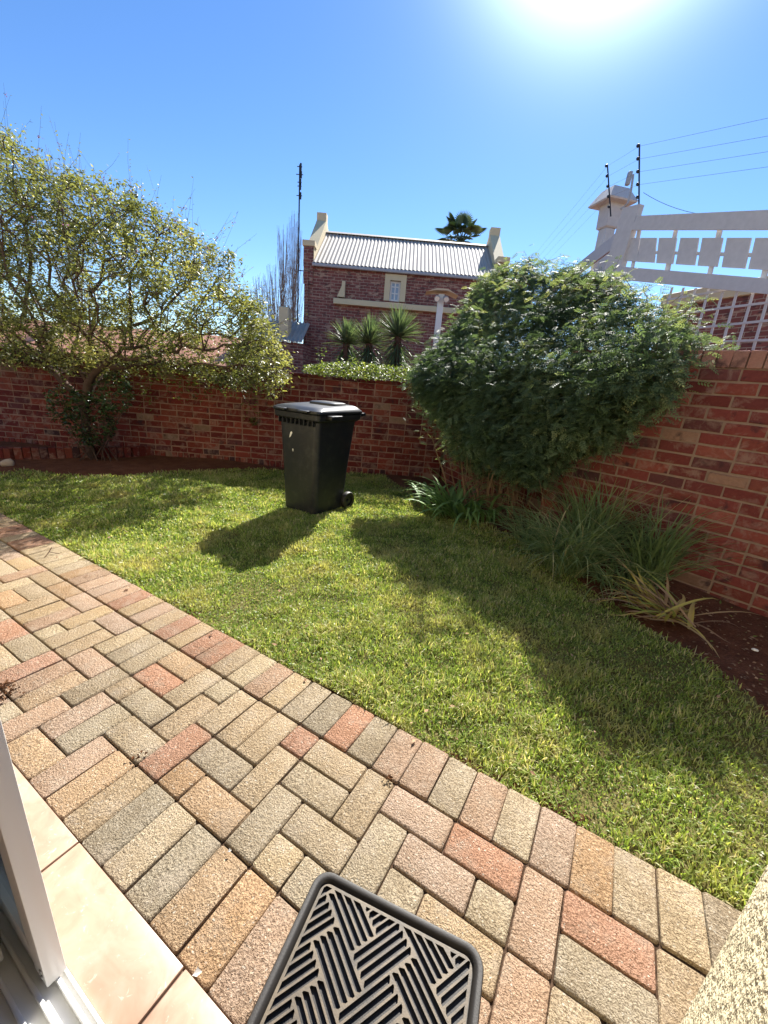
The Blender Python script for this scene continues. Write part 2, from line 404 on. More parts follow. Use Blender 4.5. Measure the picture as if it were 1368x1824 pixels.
for i in range(-34, 20):
    for j in range(6):
        if (i, j) in occ: continue
        if (i+2*j) % 3 == 0 and (i+1, j) not in occ and i < 19: k, w, h = 'L', 2, 1
        elif j < 5 and (i, j+1) not in occ: k, w, h = 'V', 1, 2
        elif (i+1, j) not in occ and i < 19: k, w, h = 'L', 2, 1
        else: k, w, h = 'H', 1, 1
        for a in range(w):
            for b in range(h): occ[(i+a, j+b)] = 1
        paver(k, X0+(i+w/2)*UX, YIN-(j+h/2)*UY, prr.choice('TTTGYPPORT'))
XS = -0.6279
for i in range(-50, 21):
    near = {1: 'P', 0: 'T', 2: 'P', 3: 'T', 4: 'P', 5: 'T', 6: 'P', 7: 'O', 8: 'T', 9: 'Y', 10: 'G', -1: 'R', -2: 'G', -3: 'T', -4: 'Y', -5: 'P', -6: 'Y'}
    paver('S', XS+(i+.5)*0.112-0.112, YOUT-0.107, near.get(i-1, prr.choice('TTYYPPOTR')))

# ------------------------------------------------------------------ brick walls
BRICKC = [((0.22, 0.042, 0.036), 9), ((0.265, 0.06, 0.044), 8), ((0.17, 0.034, 0.032), 6), ((0.29, 0.08, 0.058), 3), ((0.15, 0.05, 0.055), 3), ((0.085, 0.042, 0.05), 1.2), ((0.33, 0.21, 0.15), .9)]
_bc = [c for c, w in BRICKC]; _bw = [w for c, w in BRICKC]
brr = random.Random(77)
def bcol(boost=1.0):
    c = brr.choices(_bc, _bw)[0]; v = brr.uniform(0.8, 1.18)*boost*0.68
    if boost > 1.05: c = [c[q]*0.8+(0.34, 0.15, 0.14)[q]*0.2 for q in range(3)]
    return (c[0]*v, c[1]*v, c[2]*v, 1)
def brick_shape(name, lx, ly, lz, seed):
    rr = random.Random(seed); mb = MB(); c = 0.005
    def ring(ins, y):
        return [(sx*(lx/2-ins)+rr.uniform(-.0035, .0035), y+rr.uniform(-.002, .002), sz_*(lz/2-ins)+rr.uniform(-.003, .003)) for sx, sz_ in ((-1, -1), (0, -1), (1, -1), (1, 1), (0, 1), (-1, 1))]
    mb.loft([ring(0, ly/2), ring(0, -ly/2+0.004), ring(c, -ly/2)])
    return mb.mesh(name)
BS = {}
for kind, dims in {'str': (0.218, 0.04, 0.071), 'half': (0.103, 0.04, 0.071), 'end': (0.070, 0.05, 0.108)}.items():
    BS[kind] = [brick_shape('brick_'+kind, *dims, 300+i*13+ord(kind[0])) for i in range(6)]
    for me in BS[kind]: me.materials.append(MAT['brick'])
def brick_wall(root, length, x_start, courses, z0, single, thick, plinth=0, coping=None, boost=1.0, course=0.085, maxsingle=300, wob=0.0, mort='mortar_dark'):
    """root's local frame: x along the wall, -y towards the garden. single(x, z) says whether a brick is an object of its own."""
    mb_far = MB(); tint = []
    n_single = 0
    items = []
    z = z0
    if plinth:
        n = int(length/0.085)
        for i in range(n): items.append(('end', x_start+(i+.5)*0.085, -0.004, z+plinth/2-0.002))
        z += plinth
    for r_ in range(courses):
        off = (0.116 if r_ % 2 else 0)+brr.uniform(-.012, .012)
        x = x_start+0.006
        if off > 0.05:
            items.append(('half', x+0.053, 0, z+0.0425)); x += 0.116
        while x < x_start+length-0.06:
            if x+0.222 > x_start+length or brr.random() < 0.045:
                if x+0.106 > x_start+length: break
                items.append(('half', x+0.053, 0, z+0.0425)); x += 0.116
            else:
                items.append(('str', x+0.111, 0, z+0.0425)); x += 0.232
        z += course
    items.sort(key=lambda q: 0 if single(q[1], q[3]) else 1)
    for kind, x, y, zz in items:
        jx, jz, jy = brr.uniform(-.002, .002), brr.uniform(-.0015, .0015), brr.uniform(-.003, .002)
        zz += wob*math.sin(x*1.3)
        if single(x, zz) and n_single < maxsingle:
            o = bpy.data.objects.new('brick', brr.choice(BS[kind])); COL.objects.link(o); o.parent = root
            o.location = (x+jx, y+jy+0.014, zz+jz); o.rotation_euler = (0, brr.uniform(-.006, .006), 0); o.color = bcol(boost); n_single += 1
        else:
            me = brr.choice(BS[kind]); n = len(mb_far.v)
            mb_far.v += [(v.co.x+x+jx, v.co.y+y+jy+0.014, v.co.z+zz+jz) for v in me.vertices]
            mb_far.f += [tuple(i+n for i in p.vertices) for p in me.polygons]
            tint += [bcol(boost)]*len(me.vertices)
    if mb_far.v:
        me = mb_far.mesh('brickwork'); at = me.color_attributes.new('tint', 'FLOAT_COLOR', 'POINT')
        at.data.foreach_set('color', np.array(tint, np.float32).ravel())
        put(link('brickwork', me, MAT['brick_far'], root), kind='stuff')
    MB().box(x_start, x_start+length, 0.0, thick, z0-0.15, z+0.0).build('mortar', MAT[mort], root)
    if coping == 'edge':
        n = int(length/0.084); nc = 0
        for i in range(n):
            x = x_start+(i+.5)*0.084
            mb = None
            o = bpy.data.objects.new('coping_brick', COPE[brr.randrange(5)]); COL.objects.link(o); o.parent = root
            o.location = (x, thick/2-0.002, z+0.058); o.rotation_euler = (0, brr.uniform(-.02, .02), brr.uniform(-.015, .015)); o.color = tuple(v_*.5+w_*.5 for v_, w_ in zip(bcol(boost*1.3), (.44, .29, .24, 1)))
        MB().box(x_start, x_start+length, 0.006, thick-0.006, z, z+0.1).build('coping_mortar', MAT[mort], root)
    elif coping == 'flat':
        n = int(length/0.232)
        for i in range(n):
            x = x_start+(i+.5)*0.232
            o = bpy.data.objects.new('coping_brick', COPF[brr.randrange(5)]); COL.objects.link(o); o.parent = root
            o.location = (x, thick/2-0.0, z+0.026); o.rotation_euler = (0, brr.uniform(-.006, .006), 0); o.color = bcol(boost*0.9)
    return z
def chamfer_box(name, lx, ly, lz, seed):
    rr = random.Random(seed); mb = MB(); c = 0.006
    def ring(ins, z): return [(sx*(lx/2-ins)+rr.uniform(-.002, .002), sy*(ly/2-ins)+rr.uniform(-.003, .003), z+rr.uniform(-.0015, .0015)) for sx, sy in ((-1, -1), (1, -1), (1, 1), (-1, 1))]
    mb.loft([ring(c, -lz/2), ring(0, -lz/2+c), ring(0, lz/2-c), ring(c, lz/2)]); return mb.mesh(name)
COPE = [chamfer_box('coping_brick', 0.076, 0.245, 0.112, 500+i) for i in range(5)]
COPF = [chamfer_box('coping_brick', 0.226, 0.25, 0.05, 520+i) for i in range(5)]
for me in COPE+COPF: me.materials.append(MAT['brick'])

# the wall at the back of the lawn
BW_D = 5.83
back = empty('garden_wall', SD(0, BW_D, 0), YAW)
put(back, 'low red brick garden wall running across behind the black bin', 'wall')
s_end = sz(792, 760, BW_D)[0]
ztop = brick_wall(back, s_end+7.0, -7.0, 14, -0.02, lambda x, z: x > -3.75, 0.21, plinth=0.115, coping='flat')
# pilaster at its right-hand end
pil = MB().box(s_end-0.235, s_end+0.002, -0.035, 0.2, -0.1, ztop+0.0).build('pilaster_core', MAT['mortar_dark'], back)
for r_ in range(14):
    xs_ = [(s_end-0.1165, 'str')] if r_ % 2 else [(s_end-0.175, 'half'), (s_end-0.058, 'half')]
    for x, k in xs_:
        o = bpy.data.objects.new('brick', brr.choice(BS[k])); COL.objects.link(o); o.parent = back
        o.location = (x, -0.022, 0.1+0.0425+r_*0.085); o.color = bcol()
# the higher wall on the right
rw_x0 = -1.55
right = empty('garden_wall', tuple(RWN*RW_D), -RW_TH)
put(right, 'tall red brick wall on the right with brick on edge coping', 'wall')
tl = lambda X: float(np.array(X)@RWT)
rt0 = tl(RWN*RW_D+RWT*(-1.75)); 
brick_wall(right, 4.9, -1.75, 19, -0.02, lambda x, z: -0.35 < x < 1.62, 0.22, coping='edge', boost=1.12, mort='mortar')
# short return joining the two walls behind the climber
pA = SD(s_end, BW_D+0.1); pB = RWN*(RW_D+0.12)+RWT*(-1.72)
ang = math.atan2(pB[1]-pA[1], pB[0]-pA[0]); ln = float(np.linalg.norm(pB-pA))
ret = empty('garden_wall', tuple(pA), ang)
put(ret, 'short shaded brick wall behind the dry stems of the climber', 'wall')
brick_wall(ret, ln, 0.0, 18, -0.02, lambda x, z: False, 0.2, coping='flat')

# raised planter edging of bricks on end, in front of the tree
edging = empty('brick_edging', (0, 0, 0))
put(edging, 'row of bricks on end edging the bed under the flowering tree', 'edging')
EPTS = [G(-150, 812), G(-20, 816), G(24, 819), G(130, 816), G(236, 815), G(262, 812)]
def along(pts, step):
    outp = []; carry = 0.0
    for a, b in zip(pts[:-1], pts[1:]):
        L = np.linalg.norm(b-a); d = (b-a)/L; t = carry
        while t < L: outp.append((a+d*t, math.atan2(d[1], d[0]))); t += step
        carry = t-L
    return outp
EB = [chamfer_box('edging_brick', 0.075, 0.11, 0.24, 560+i) for i in range(4)]
for me in EB: me.materials.append(MAT['brick'])
for p, a in along(EPTS, 0.084):
    o = bpy.data.objects.new('brick', brr.choice(EB)); COL.objects.link(o); o.parent = edging
    o.location = (p[0], p[1], 0.03+brr.uniform(-.004, .004)); o.rotation_euler = (brr.uniform(-.03, .03), brr.uniform(-.02, .02), a); o.color = bcol(0.8)

# ------------------------------------------------------------------ house we stand in: threshold, sliding door, plaster wall
def stucco_mat():
    m, t, o = nt('cream_stucco'); P = pos(t)
    n1 = noise(t, P, 55, 4, 0.6); n2 = noise(t, P, 160, 3, 0.6)
    h = N(t, 'ShaderNodeMath', _operation='ADD'); t.links.new(n1, h.inputs[0]); t.links.new(n2, h.inputs[1])
    c = mixc(t, n1, (0.56, 0.47, 0.30), (0.66, 0.57, 0.38))
    principled(t, o, c, 0.9, bump(t, h.outputs[0], 0.8, 0.009), 0.15); return m
MAT['stucco'] = stucco_mat()
def tile_mat():
    m, t, o = nt('threshold_tile'); P = pos(t)
    c = ramp(t, noise(t, P, 9, 5, 0.6, dist=1.2), [(0.3, (0.33, 0.20, 0.135)), (0.5, (0.39, 0.265, 0.185)), (0.7, (0.41, 0.31, 0.235))])
    c = mixc(t, ramp(t, noise(t, P, 30, 4, 0.7, dist=2.0), [(0.62, (0, 0, 0)), (0.68, (0.7, 0.7, 0.7))]), c, (0.54, 0.45, 0.36))
    principled(t, o, c, 0.35, bump(t, noise(t, P, 40, 3), 0.08, 0.003), 0.45); return m
MAT['tile'] = tile_mat()
MAT['grout'] = simple('grout', (0.16, 0.11, 0.08), 0.95, 0.1)
facade = empty('house_wall', (0.165, 0.345, 0))
put(facade, 'cream textured plaster wall at the right edge of the doorway', 'wall')
def rough_block(name, x0, x1, y0, y1, z0, z1, par):
    mb = MB(); mb.box(x0, x1, y0, y1, z0, z1)
    return mb.build(name, MAT['stucco'], par, True, 0.012, 3)
MB().prism([(0, 0, -.08), (-.075, -.33, -.08), (4, -.33, -.08), (4, 0, -.08)], (0, 0, 0), (0, 0, 3.18)).build('plaster', MAT['stucco'], facade, True, .012, 3)
rough_block('plaster', -7.0, -2.42, -0.33, -0.02, -0.08, 3.1, facade)
rough_block('lintel', -2.418, -0.08, -0.33, -0.02, 2.35, 3.1, facade)
MB().box(-2.6, 1.6, -4.2, -0.34, 2.5, 2.7).build('ceiling', MAT['white'], facade)
MB().box(-2.6, 1.6, -4.4, -4.21, -0.4, 2.7).build('room_wall', MAT['cream'], facade)
MB().box(-2.8, -2.61, -4.4, -0.34, -0.4, 2.7).build('room_wall', MAT['cream'], facade)
MB().box(1.61, 1.8, -4.4, -0.34, -0.4, 2.7).build('room_wall', MAT['cream'], facade)
thr = empty('door_threshold', (0, 0, 0))
put(thr, 'strip of cream marbled tiles along the foot of the sliding door', 'threshold')
TE = 0.303
MB().box(-2.25, 0.16, 0.005, TE-0.004, -0.06, 0.006).build('tile_bed', MAT['grout'], thr)
for a, b in ((-2.24, -1.565), (-1.560, -1.070), (-1.064, -0.592), (-0.585, -0.35), (-0.346, 0.155)):
    MB().box(a, b, 0.163, TE, 0.002, 0.016).build('tile', MAT['tile'], thr, True, 0.0025, 2)
MB().box(-2.25, 0.16, -0.6, 0.004, -0.06, 0.004).build('inside_tile', MAT['tile'], thr)
door = empty('sliding_door', (-0.79, 0.12, 0.016))
put(door, 'white aluminium sliding door standing open with its track and bottom rail', 'door')
def seg(name, par, *b, mat='alu', bev=0.002): return MB().box(*b).build(name, MAT[mat], par, True, bev, 2)
tr = seg('track', door, -1.46, 0.95, -0.09, 0.042, -0.012, 0.0)
for y in (-0.078, -0.045, -0.012, 0.022): seg('rail', tr, -1.46, 0.95, y-0.004, y+0.004, 0.0005, 0.02)
seg('sill_edge', tr, -1.46, 0.95, 0.0355, 0.0415, 0.0005, 0.012)
def panel(x1, y0, hgt=2.12, w=1.05):
    st = seg('stile', door, x1-0.058, x1, y0, y0+0.036, 0.022, hgt)
    seg('stile_lip', st, x1-0.066, x1-0.0585, y0+0.012, y0+0.024, 0.09, hgt-0.08)
    for zz in (0.05, 0.07): MB().tube([(x1-0.012, y0-0.0025, zz), (x1-0.012, y0+0.001, zz)], 0.004, 10).build('screw', MAT['grey_plastic'], st)
    seg('stile', door, x1-w, x1-w+0.058, y0, y0+0.036, 0.022, hgt)
    seg('bottom_rail', door, x1-w+0.059, x1-0.059, y0+0.002, y0+0.034, 0.022, 0.105)
    seg('top_rail', door, x1-w+0.059, x1-0.059, y0+0.002, y0+0.034, hgt-0.08, hgt)
    m = MB().box(x1-w+0.055, x1-0.055, y0+0.015, y0+0.021, 0.1, hgt-0.075).build('glass', MAT['glass'], door)
def glass_mat():
    m, t, o = nt('door_glass')
    g = N(t, 'ShaderNodeBsdfGlossy', Roughness=0.02); tp = N(t, 'ShaderNodeBsdfTransparent'); tp.inputs[0].default_value = (0.86, 0.9, 0.88, 1)
    fr = N(t, 'ShaderNodeFresnel', IOR=1.45); mx_ = N(t, 'ShaderNodeMixShader')
    t.links.new(fr.outputs[0], mx_.inputs[0]); t.links.new(tp.outputs[0], mx_.inputs[1]); t.links.new(g.outputs[0], mx_.inputs[2]); t.links.new(mx_.outputs[0], o.inputs[0]); return m
MAT['glass'] = glass_mat()
panel(0.0, 0.003)
panel(-0.13, -0.062)

# ------------------------------------------------------------------ rubber scraper mat
def rubber_mat():
    m, t, o = nt('dusty_rubber'); P = pos(t)
    d = ramp(t, noise(t, P, 22, 5, 0.65), [(0.35, (0.25, 0.25, 0.25)), (0.65, (0.75, 0.75, 0.75))])
    geo = N(t, 'ShaderNodeNewGeometry'); sx = N(t, 'ShaderNodeSeparateXYZ'); t.links.new(geo.outputs['Normal'], sx.inputs[0])
    up = N(t, 'ShaderNodeMapRange'); up.inputs['From Min'].default_value = 0.75; up.inputs['From Max'].default_value = 0.98; t.links.new(sx.outputs['Z'], up.inputs['Value'])
    k = N(t, 'ShaderNodeMath', _operation='MULTIPLY'); t.links.new(d, k.inputs[0]); t.links.new(up.outputs[0], k.inputs[1])
    c = mixc(t, k.outputs[0], (0.02, 0.019, 0.017), (0.165, 0.12, 0.068))
    principled(t, o, c, 0.5, bump(t, noise(t, P, 300, 2), 0.15, 0.002), 0.4); return m
def rubber_plain(): return simple('black_rubber', (0.022, 0.019, 0.016), 0.5, 0.35, var=0.2, scale=40, bmp=0.1, bscale=300)
MAT['rubber'] = rubber_mat(); MAT['rubber_dark'] = rubber_plain()
MW, ML = 0.462, 0.36
mat_o = empty('scraper_mat', (-0.232, 0.672, 0.002), R(10))
put(mat_o, 'black rubber basketweave scraper mat lying on the paving by the door', 'doormat')
# local frame: origin at the middle of the far edge, y towards the house is negative
def rrect(hw, y0, y1, rad, z, n=6):
    pts = []
    for cx, cy, a0 in ((hw-rad, y1-rad, 0), (-hw+rad, y1-rad, 90), (-hw+rad, y0+rad, 180), (hw-rad, y0+rad, 270)):
        for i in range(n+1):
            a = R(a0+90*i/n); pts.append((cx+rad*math.cos(a), cy+rad*math.sin(a), z))
    return pts
rim = MB(); hw = MW/2
rings = [rrect(hw, -ML, 0, 0.045, 0.0), rrect(hw, -ML, 0, 0.045, 0.014), rrect(hw-.003, -ML+.003, -.003, 0.043, 0.019), rrect(hw-.012, -ML+.012, -.012, 0.036, 0.020), rrect(hw-.018, -ML+.018, -.018, 0.032, 0.017), rrect(hw-.024, -ML+.024, -.024, 0.027, 0.004)]
rim.loft(rings, caps=False); rim.build('rim', MAT['rubber_dark'], mat_o, True)
MB().loft([rrect(hw-.004, -ML+.004, -.004, 0.04, 0.0005), rrect(hw-.004, -ML+.004, -.004, 0.04, 0.0025)]).build('base', MAT['rubber_dark'], mat_o)
def clip(poly, x0, x1, y0, y1):
    for ax, lim, s in ((0, x0, 1), (0, x1, -1), (1, y0, 1), (1, y1, -1)):
        o_ = []
        for i in range(len(poly)):
            a, b = poly[i], poly[(i+1) % len(poly)]
            ia, ib = s*(a[ax]-lim) >= 0, s*(b[ax]-lim) >= 0
            if ia: o_.append(a)
            if ia != ib:
                t = (lim-a[ax])/(b[ax]-a[ax]); o_.append((a[0]+t*(b[0]-a[0]), a[1]+t*(b[1]-a[1])))
        poly = o_
        if not poly: return []
    return poly
def parea(p): return 0.5*abs(sum(p[i][0]*p[(i+1) % len(p)][1]-p[(i+1) % len(p)][0]*p[i][1] for i in range(len(p))))
cu = bpy.data.curves.new('grid', 'CURVE'); cu.dimensions = '2D'; cu.fill_mode = 'BOTH'; cu.extrude = 0.0035
def spl(pts):
    s = cu.splines.new('POLY'); s.points.add(len(pts)-1)
    for p, q in zip(s.points, pts): p.co = (q[0], q[1], 0, 1)
    s.use_cyclic_u = True
gx, gy0, gy1 = hw-.026, -ML+.026, -.026
spl([(p[0], p[1]) for p in rrect(gx, gy0, gy1, 0.024, 0)])
un = 0.0705; sw = 0.0130; nslot = 4; pitch = un/nslot
for a in range(-8, 9):
    for b in range(-8, 9):
        dd_ = (a-b) % 4
        if dd_ == 0: hor, cx, cy = True, (a+1)*un, (b+.5)*un
        elif dd_ == 2: hor, cx, cy = False, (a+.5)*un, b*un
        else: continue
        for k in range(nslot):
            u0, u1 = -un+0.004, un-0.004; w = (k-(nslot-1)/2)*pitch; e = sw/2
            q = [(u0, w-e), (u1-.007, w-e), (u1, w+e*.3), (u1, w+e), (u0+.006, w+e), (u0, w-e*.2)]
            if not hor: q = [(-y, x) for x, y in q]
            q = [(x+cx, y+cy) for x, y in q]
            ca = math.cos(R(51)); sa = math.sin(R(51))
            q = [(x*ca-y*sa-0.02, x*sa+y*ca-ML/2) for x, y in q]
            q = clip(q, -gx+.007, gx-.007, gy0+.007, gy1-.007)
            if len(q) > 2 and parea(q) > 5e-5: spl(q)
tmp = bpy.data.objects.new('tmp_curve', cu); COL.objects.link(tmp)
bpy.context.view_layer.update()
gme = bpy.data.meshes.new_from_object(tmp.evaluated_get(bpy.context.evaluated_depsgraph_get()))
bpy.data.objects.remove(tmp)
gme.materials.clear()
go = link('scraper_grid', gme, MAT['rubber'], mat_o); go.location = (0, 0, 0.0085)

# ------------------------------------------------------------------ wheelie bin
def bin_mat():
    m, t, o = nt('black_bin_plastic'); P = pos(t)
    s = N(t, 'ShaderNodeMapping'); s.inputs['Scale'].default_value = (60, 60, 2.5); t.links.new(P, s.inputs[0])
    c = mixc(t, noise(t, s.outputs[0], 1.0, 4, 0.6), (0.007, 0.008, 0.010), (0.016, 0.017, 0.02))
    c = mixc(t, ramp(t, noise(t, P, 12, 5, 0.7), [(0.5, (0, 0, 0)), (0.72, (0.5, 0.5, 0.5))]), c, (0.05, 0.047, 0.042))
    principled(t, o, c, 0.42, bump(t, noise(t, P, 350, 2), 0.12, 0.001), 0.45); return m
MAT['bin'] = bin_mat()
BX, BY = -2.585, 3.15
bin_ = empty('wheelie_bin', (BX, BY, float(gz(BX, BY))+0.018), R(-3.0)); bin_.scale = (1.08, 1.05, 1.025)
put(bin_, 'black plastic wheelie bin with closed lid standing on the lawn', 'bin')
def brect(xh, y0, y1, rad, z, n=5, tilt=0.0):
    return [(x, y, zz+tilt*(y-y0)) for x, y, zz in rrect(xh, y0, y1, rad, z, n)]
b = MB()
b.loft([brect(.188, -.215, .185, .05, 0.0), brect(.2, -.228, .2, .055, 0.012), brect(.212, -.24, .235, .055, 0.4), brect(.232, -.256, .285, .05, 0.85), brect(.235, -.258, .29, .05, 0.9)])
b.build('body', MAT['bin'], bin_, True)
r_ = MB(); r_.loft([brect(.238, -.262, .293, .045, .872), brect(.268, -.292, .318, .045, .892), brect(.272, -.296, .322, .045, .936), brect(.262, -.288, .315, .04, .944)])
rimo = r_.build('rim', MAT['bin'], bin_, True)
cb = 0
for k in range(9):                                        # stiffening ribs under the front of the rim
    x = -.2+k*.05; MB().box(x-.003, x+.003, -.287, -.257, .835, .889).build('rib', MAT['bin'], rimo)
for sx in (-1, 1): MB().box(sx*.300-.034, sx*.300+.034, -.20, -.05, .905, .940).build('comb_grip', MAT['bin'], rimo, True, .008, 2)
l_ = MB(); l_.loft([brect(.276, -.302, .325, .045, .9455), brect(.280, -.306, .328, .045, .955), brect(.276, -.302, .326, .045, .972), brect(.245, -.268, .296, .06, .988, tilt=.03), brect(.22, -.24, .27, .06, .996, tilt=.04)])
lid = l_.build('lid', MAT['bin'], bin_, True)
MB().loft([brect(.15, .02, .25, .04, 1.0), brect(.145, .025, .245, .04, 1.026), brect(.125, .045, .225, .04, 1.034)]).build('lid_panel', MAT['bin'], lid, True)
for sx in (-1, 1):
    MB().box(sx*.13-.055, sx*.13+.055, -.345, -.303, .952, .972).build('lid_handle', MAT['bin'], lid, True, .008, 2)
hd = MB(); hd.tube([(-.25, .385, .935), (.25, .385, .935)], .016, 12); hd.build('handle', MAT['bin'], bin_, True)
for x in (-.23, -.08, .08, .23): MB().box(x-.012, x+.012, .318, .39, .915, .95).build('hinge', MAT['bin'], bin_, True, .006, 2)
ax_ = MB(); ax_.tube([(-.25, .2, .085), (.25, .2, .085)], .011, 10); ax_.build('axle', MAT['grey_plastic'], bin_, True)
for sx in (-1, 1):
    w = empty('wheel', (sx*.235, .2, .085)); w.parent = bin_
    ty = MB(); n = 28
    prof = [(.052, -.024), (.082, -.024), (.088, -.016), (.088, .016), (.082, .024), (.052, .024)]
    rings_ = [[(px, rr_*math.cos(2*math.pi*k/n), rr_*math.sin(2*math.pi*k/n)) for k in range(n)] for rr_, px in prof]
    rings_.append(rings_[0]); ty.loft(rings_, caps=False); ty.build('tyre', MAT['rubber_dark'], w, True)
    hb = MB(); hb.loft([[(px, rr_*math.cos(2*math.pi*k/n), rr_*math.sin(2*math.pi*k/n)) for k in range(n)] for rr_, px in ((.0515, -.018*1), (.05, .008), (.02, .008), (.019, .022), (.012, .024))]) if sx > 0 else hb.loft([[(-px, rr_*math.cos(2*math.pi*k/n), rr_*math.sin(2*math.pi*k/n)) for k in range(n)] for rr_, px in ((.0515, -.018), (.05, .008), (.02, .008), (.019, .022), (.012, .024))])
    hb.build('rim', MAT['bin'], w, True)
MAT['spot'] = simple('off_white', (0.75, 0.72, 0.66), 0.7)
def pale_mark(cx, cz, rx, rz_, tilt):
    pts = []
    for k in range(12):
        a = 2*math.pi*k/12; q = rx*math.cos(a)*(0.6+0.4*math.sin(a)); w = rz_*math.sin(a)
        x, z = q*math.cos(tilt)-w*math.sin(tilt), q*math.sin(tilt)+w*math.cos(tilt)
        zz = cz+z; yy = -.24-(.016*(zz-.4)/.45)-.0012
        pts.append((cx+x, yy, zz))
    MB().prism(pts, (0, 0, 0), (0, -.001, 0)).build('pale_mark', MAT['spot'], bin_)
pale_mark(-.085, .73, .016, .034, -.45); pale_mark(-.06, .59, .008, .015, .1)  # two small off-white marks on the front face of the bin

# ------------------------------------------------------------------ lawn grass
def build_grass():
    MAT['grass'] = foliage('lawn_grass', [(0.0, (0.10, 0.16, 0.035)), (0.35, (0.24, 0.35, 0.075)), (0.7, (0.41, 0.49, 0.13)), (0.9, (0.62, 0.6, 0.28)), (1.0, (0.68, 0.6, 0.36))],
                           trans=0.55, rough=0.35, spec=0.45, tcol=(1.0, 1.0, 0.5), patch=(3.2, (0.56, 0.5, 0.22), 0.5, 0.78))
    N0 = 520000
    x = rng.uniform(-6, 1.75, N0); y = rng.uniform(1.2, 4.95, N0)
    d = np.hypot(x, y)
    keep = inpoly(x, y, LAWN) & (rng.uniform(0, 1, N0) < np.clip(1.35*(2.6/d)**1.1, 0.42, 1))
    # thinner along the shaded bed and under the tree
    e = polydist(x, y, LAWN); edge_bed = (y > 1.6) & (e < 0.35)
    keep &= ~(edge_bed & (rng.uniform(0, 1, N0) > 0.25+e*2.0))
    x, y, d = x[keep], y[keep], d[keep]; n = len(x)
    P = np.stack([x, y, np.zeros(n)], 1)
    lmp = .6*lump(P, 5.0)+.8*lump(P, 19.0)
    z = gz(x, y)+0.012+0.012*lump(P, 4.0)
    L = rng.uniform(0.014, 0.038, n)*np.clip(1+0.45*lmp, .4, 2)
    W = rng.uniform(0.0016, 0.0031, n)*np.clip(d/2.2, 1, 1.8)
    az = rng.uniform(0, 2*np.pi, n); lean = rng.uniform(0.25, 1.25, n)
    dirx, diry = np.cos(az), np.sin(az)
    h1 = np.cos(lean*0.6); s1 = np.sin(lean*0.6); h2 = np.cos(lean*1.35); s2 = np.sin(lean*1.35)
    tw = az+np.pi/2+rng.uniform(-.7, .7, n); sx, sy = np.cos(tw), np.sin(tw)
    b = np.stack([x, y, z], 1); side = np.stack([sx, sy, rng.uniform(-.3, .3, n)], 1)*W[:, None]
    m = b+np.stack([dirx*s1, diry*s1, h1], 1)*(L*0.5)[:, None]
    t = m+np.stack([dirx*s2, diry*s2, np.maximum(h2, -.15)], 1)*(L*0.55)[:, None]
    V = np.stack([b-side*.7, b+side*.7, m+side, m-side, t+side*.15, t-side*.15], 1).reshape(-1, 3)
    k = (np.arange(n)*6)[:, None]
    F = np.concatenate([k+np.array([[0, 1, 2, 3]]), k+np.array([[3, 2, 4, 5]])], 0)
    rn = np.clip(rng.normal(0.44, 0.26, n)+0.14*lmp+np.where(rng.uniform(0, 1, n) < 0.14, 0.45, 0), 0, 1)
    put(link('lawn_grass', np_mesh('lawn_grass', V, F, np.repeat(rn, 6)), MAT['grass']), 'short coarse green lawn grass between the paving and the walls', 'grass', kind='stuff')
build_grass()

# ------------------------------------------------------------------ leaf shapes (axis along +y, unit length)
LEAF = (np.array([(0, 0, 0), (.2, .38, .05), (0, 1, -.06), (-.2, .38, .05), (0, .5, -.03)], float), np.array([(0, 1, 4), (1, 2, 4), (2, 3, 4), (3, 0, 4)]))
LEAF2 = (np.array([(0, 0, 0), (.27, .45, .06), (0, 1, -.05), (-.27, .45, .06)], float), np.array([(0, 1, 2), (0, 2, 3)]))
def sprig(npair, ll, wid, droop):
    """a pinnate leaf: rachis of unit length with opposite leaflets"""
    V, F = [], []
    def lf(o, d, n_):
        d = np.array(d, float); d /= np.linalg.norm(d); s_ = np.cross(d, (0, 0, 1.0)); s_ /= np.linalg.norm(s_)
        k = len(V); V.extend([o, o+d*ll*.45+s_*wid, o+d*ll, o+d*ll*.45-s_*wid]); F.extend([(k, k+1, k+2), (k, k+2, k+3)])
    for i in range(npair):
        t = (i+.6)/(npair+.4); o = np.array([0, t, -droop*t*t])
        lf(o, (1, .75, -.25), 0); lf(o, (-1, .75, -.25), 0)
    lf(np.array([0, 1, -droop]), (0, 1, -.5), 0)
    return np.array(V), np.array(F)
def rand_dirs(n, zlo=-1, zhi=1):
    z = rng.uniform(zlo, zhi, n); a = rng.uniform(0, 2*np.pi, n); r_ = np.sqrt(1-z*z)
    return np.stack([r_*np.cos(a), r_*np.sin(a), z], 1)

# ------------------------------------------------------------------ climber over the right-hand wall
MAT['vine'] = foliage('climber_leaf', [(0, (0.075, 0.12, 0.065)), (0.5, (0.14, 0.205, 0.11)), (0.85, (0.23, 0.29, 0.145)), (1, (0.38, 0.41, 0.19))], trans=0.45, rough=0.55, spec=0.2)
MAT['stem'] = simple('dry_stem', (0.20, 0.13, 0.08), 0.9, 0.1, var=0.4, scale=30)
MAT['bark'] = simple('tree_bark', (0.085, 0.055, 0.045), 0.9, 0.15, var=0.4, scale=25, bmp=0.5, bscale=90)
VOUT = [(722, 672), (755, 628), (800, 590), (830, 545), (880, 500), (925, 478), (960, 462), (1010, 478), (1060, 488), (1110, 500), (1165, 528), (1205, 548), (1235, 590), (1245, 614),
        (1200, 640), (1170, 690), (1132, 742), (1092, 775), (1058, 806), (1030, 800), (1000, 822), (965, 850), (930, 858), (890, 850), (850, 828), (815, 795), (780, 745), (742, 712)]
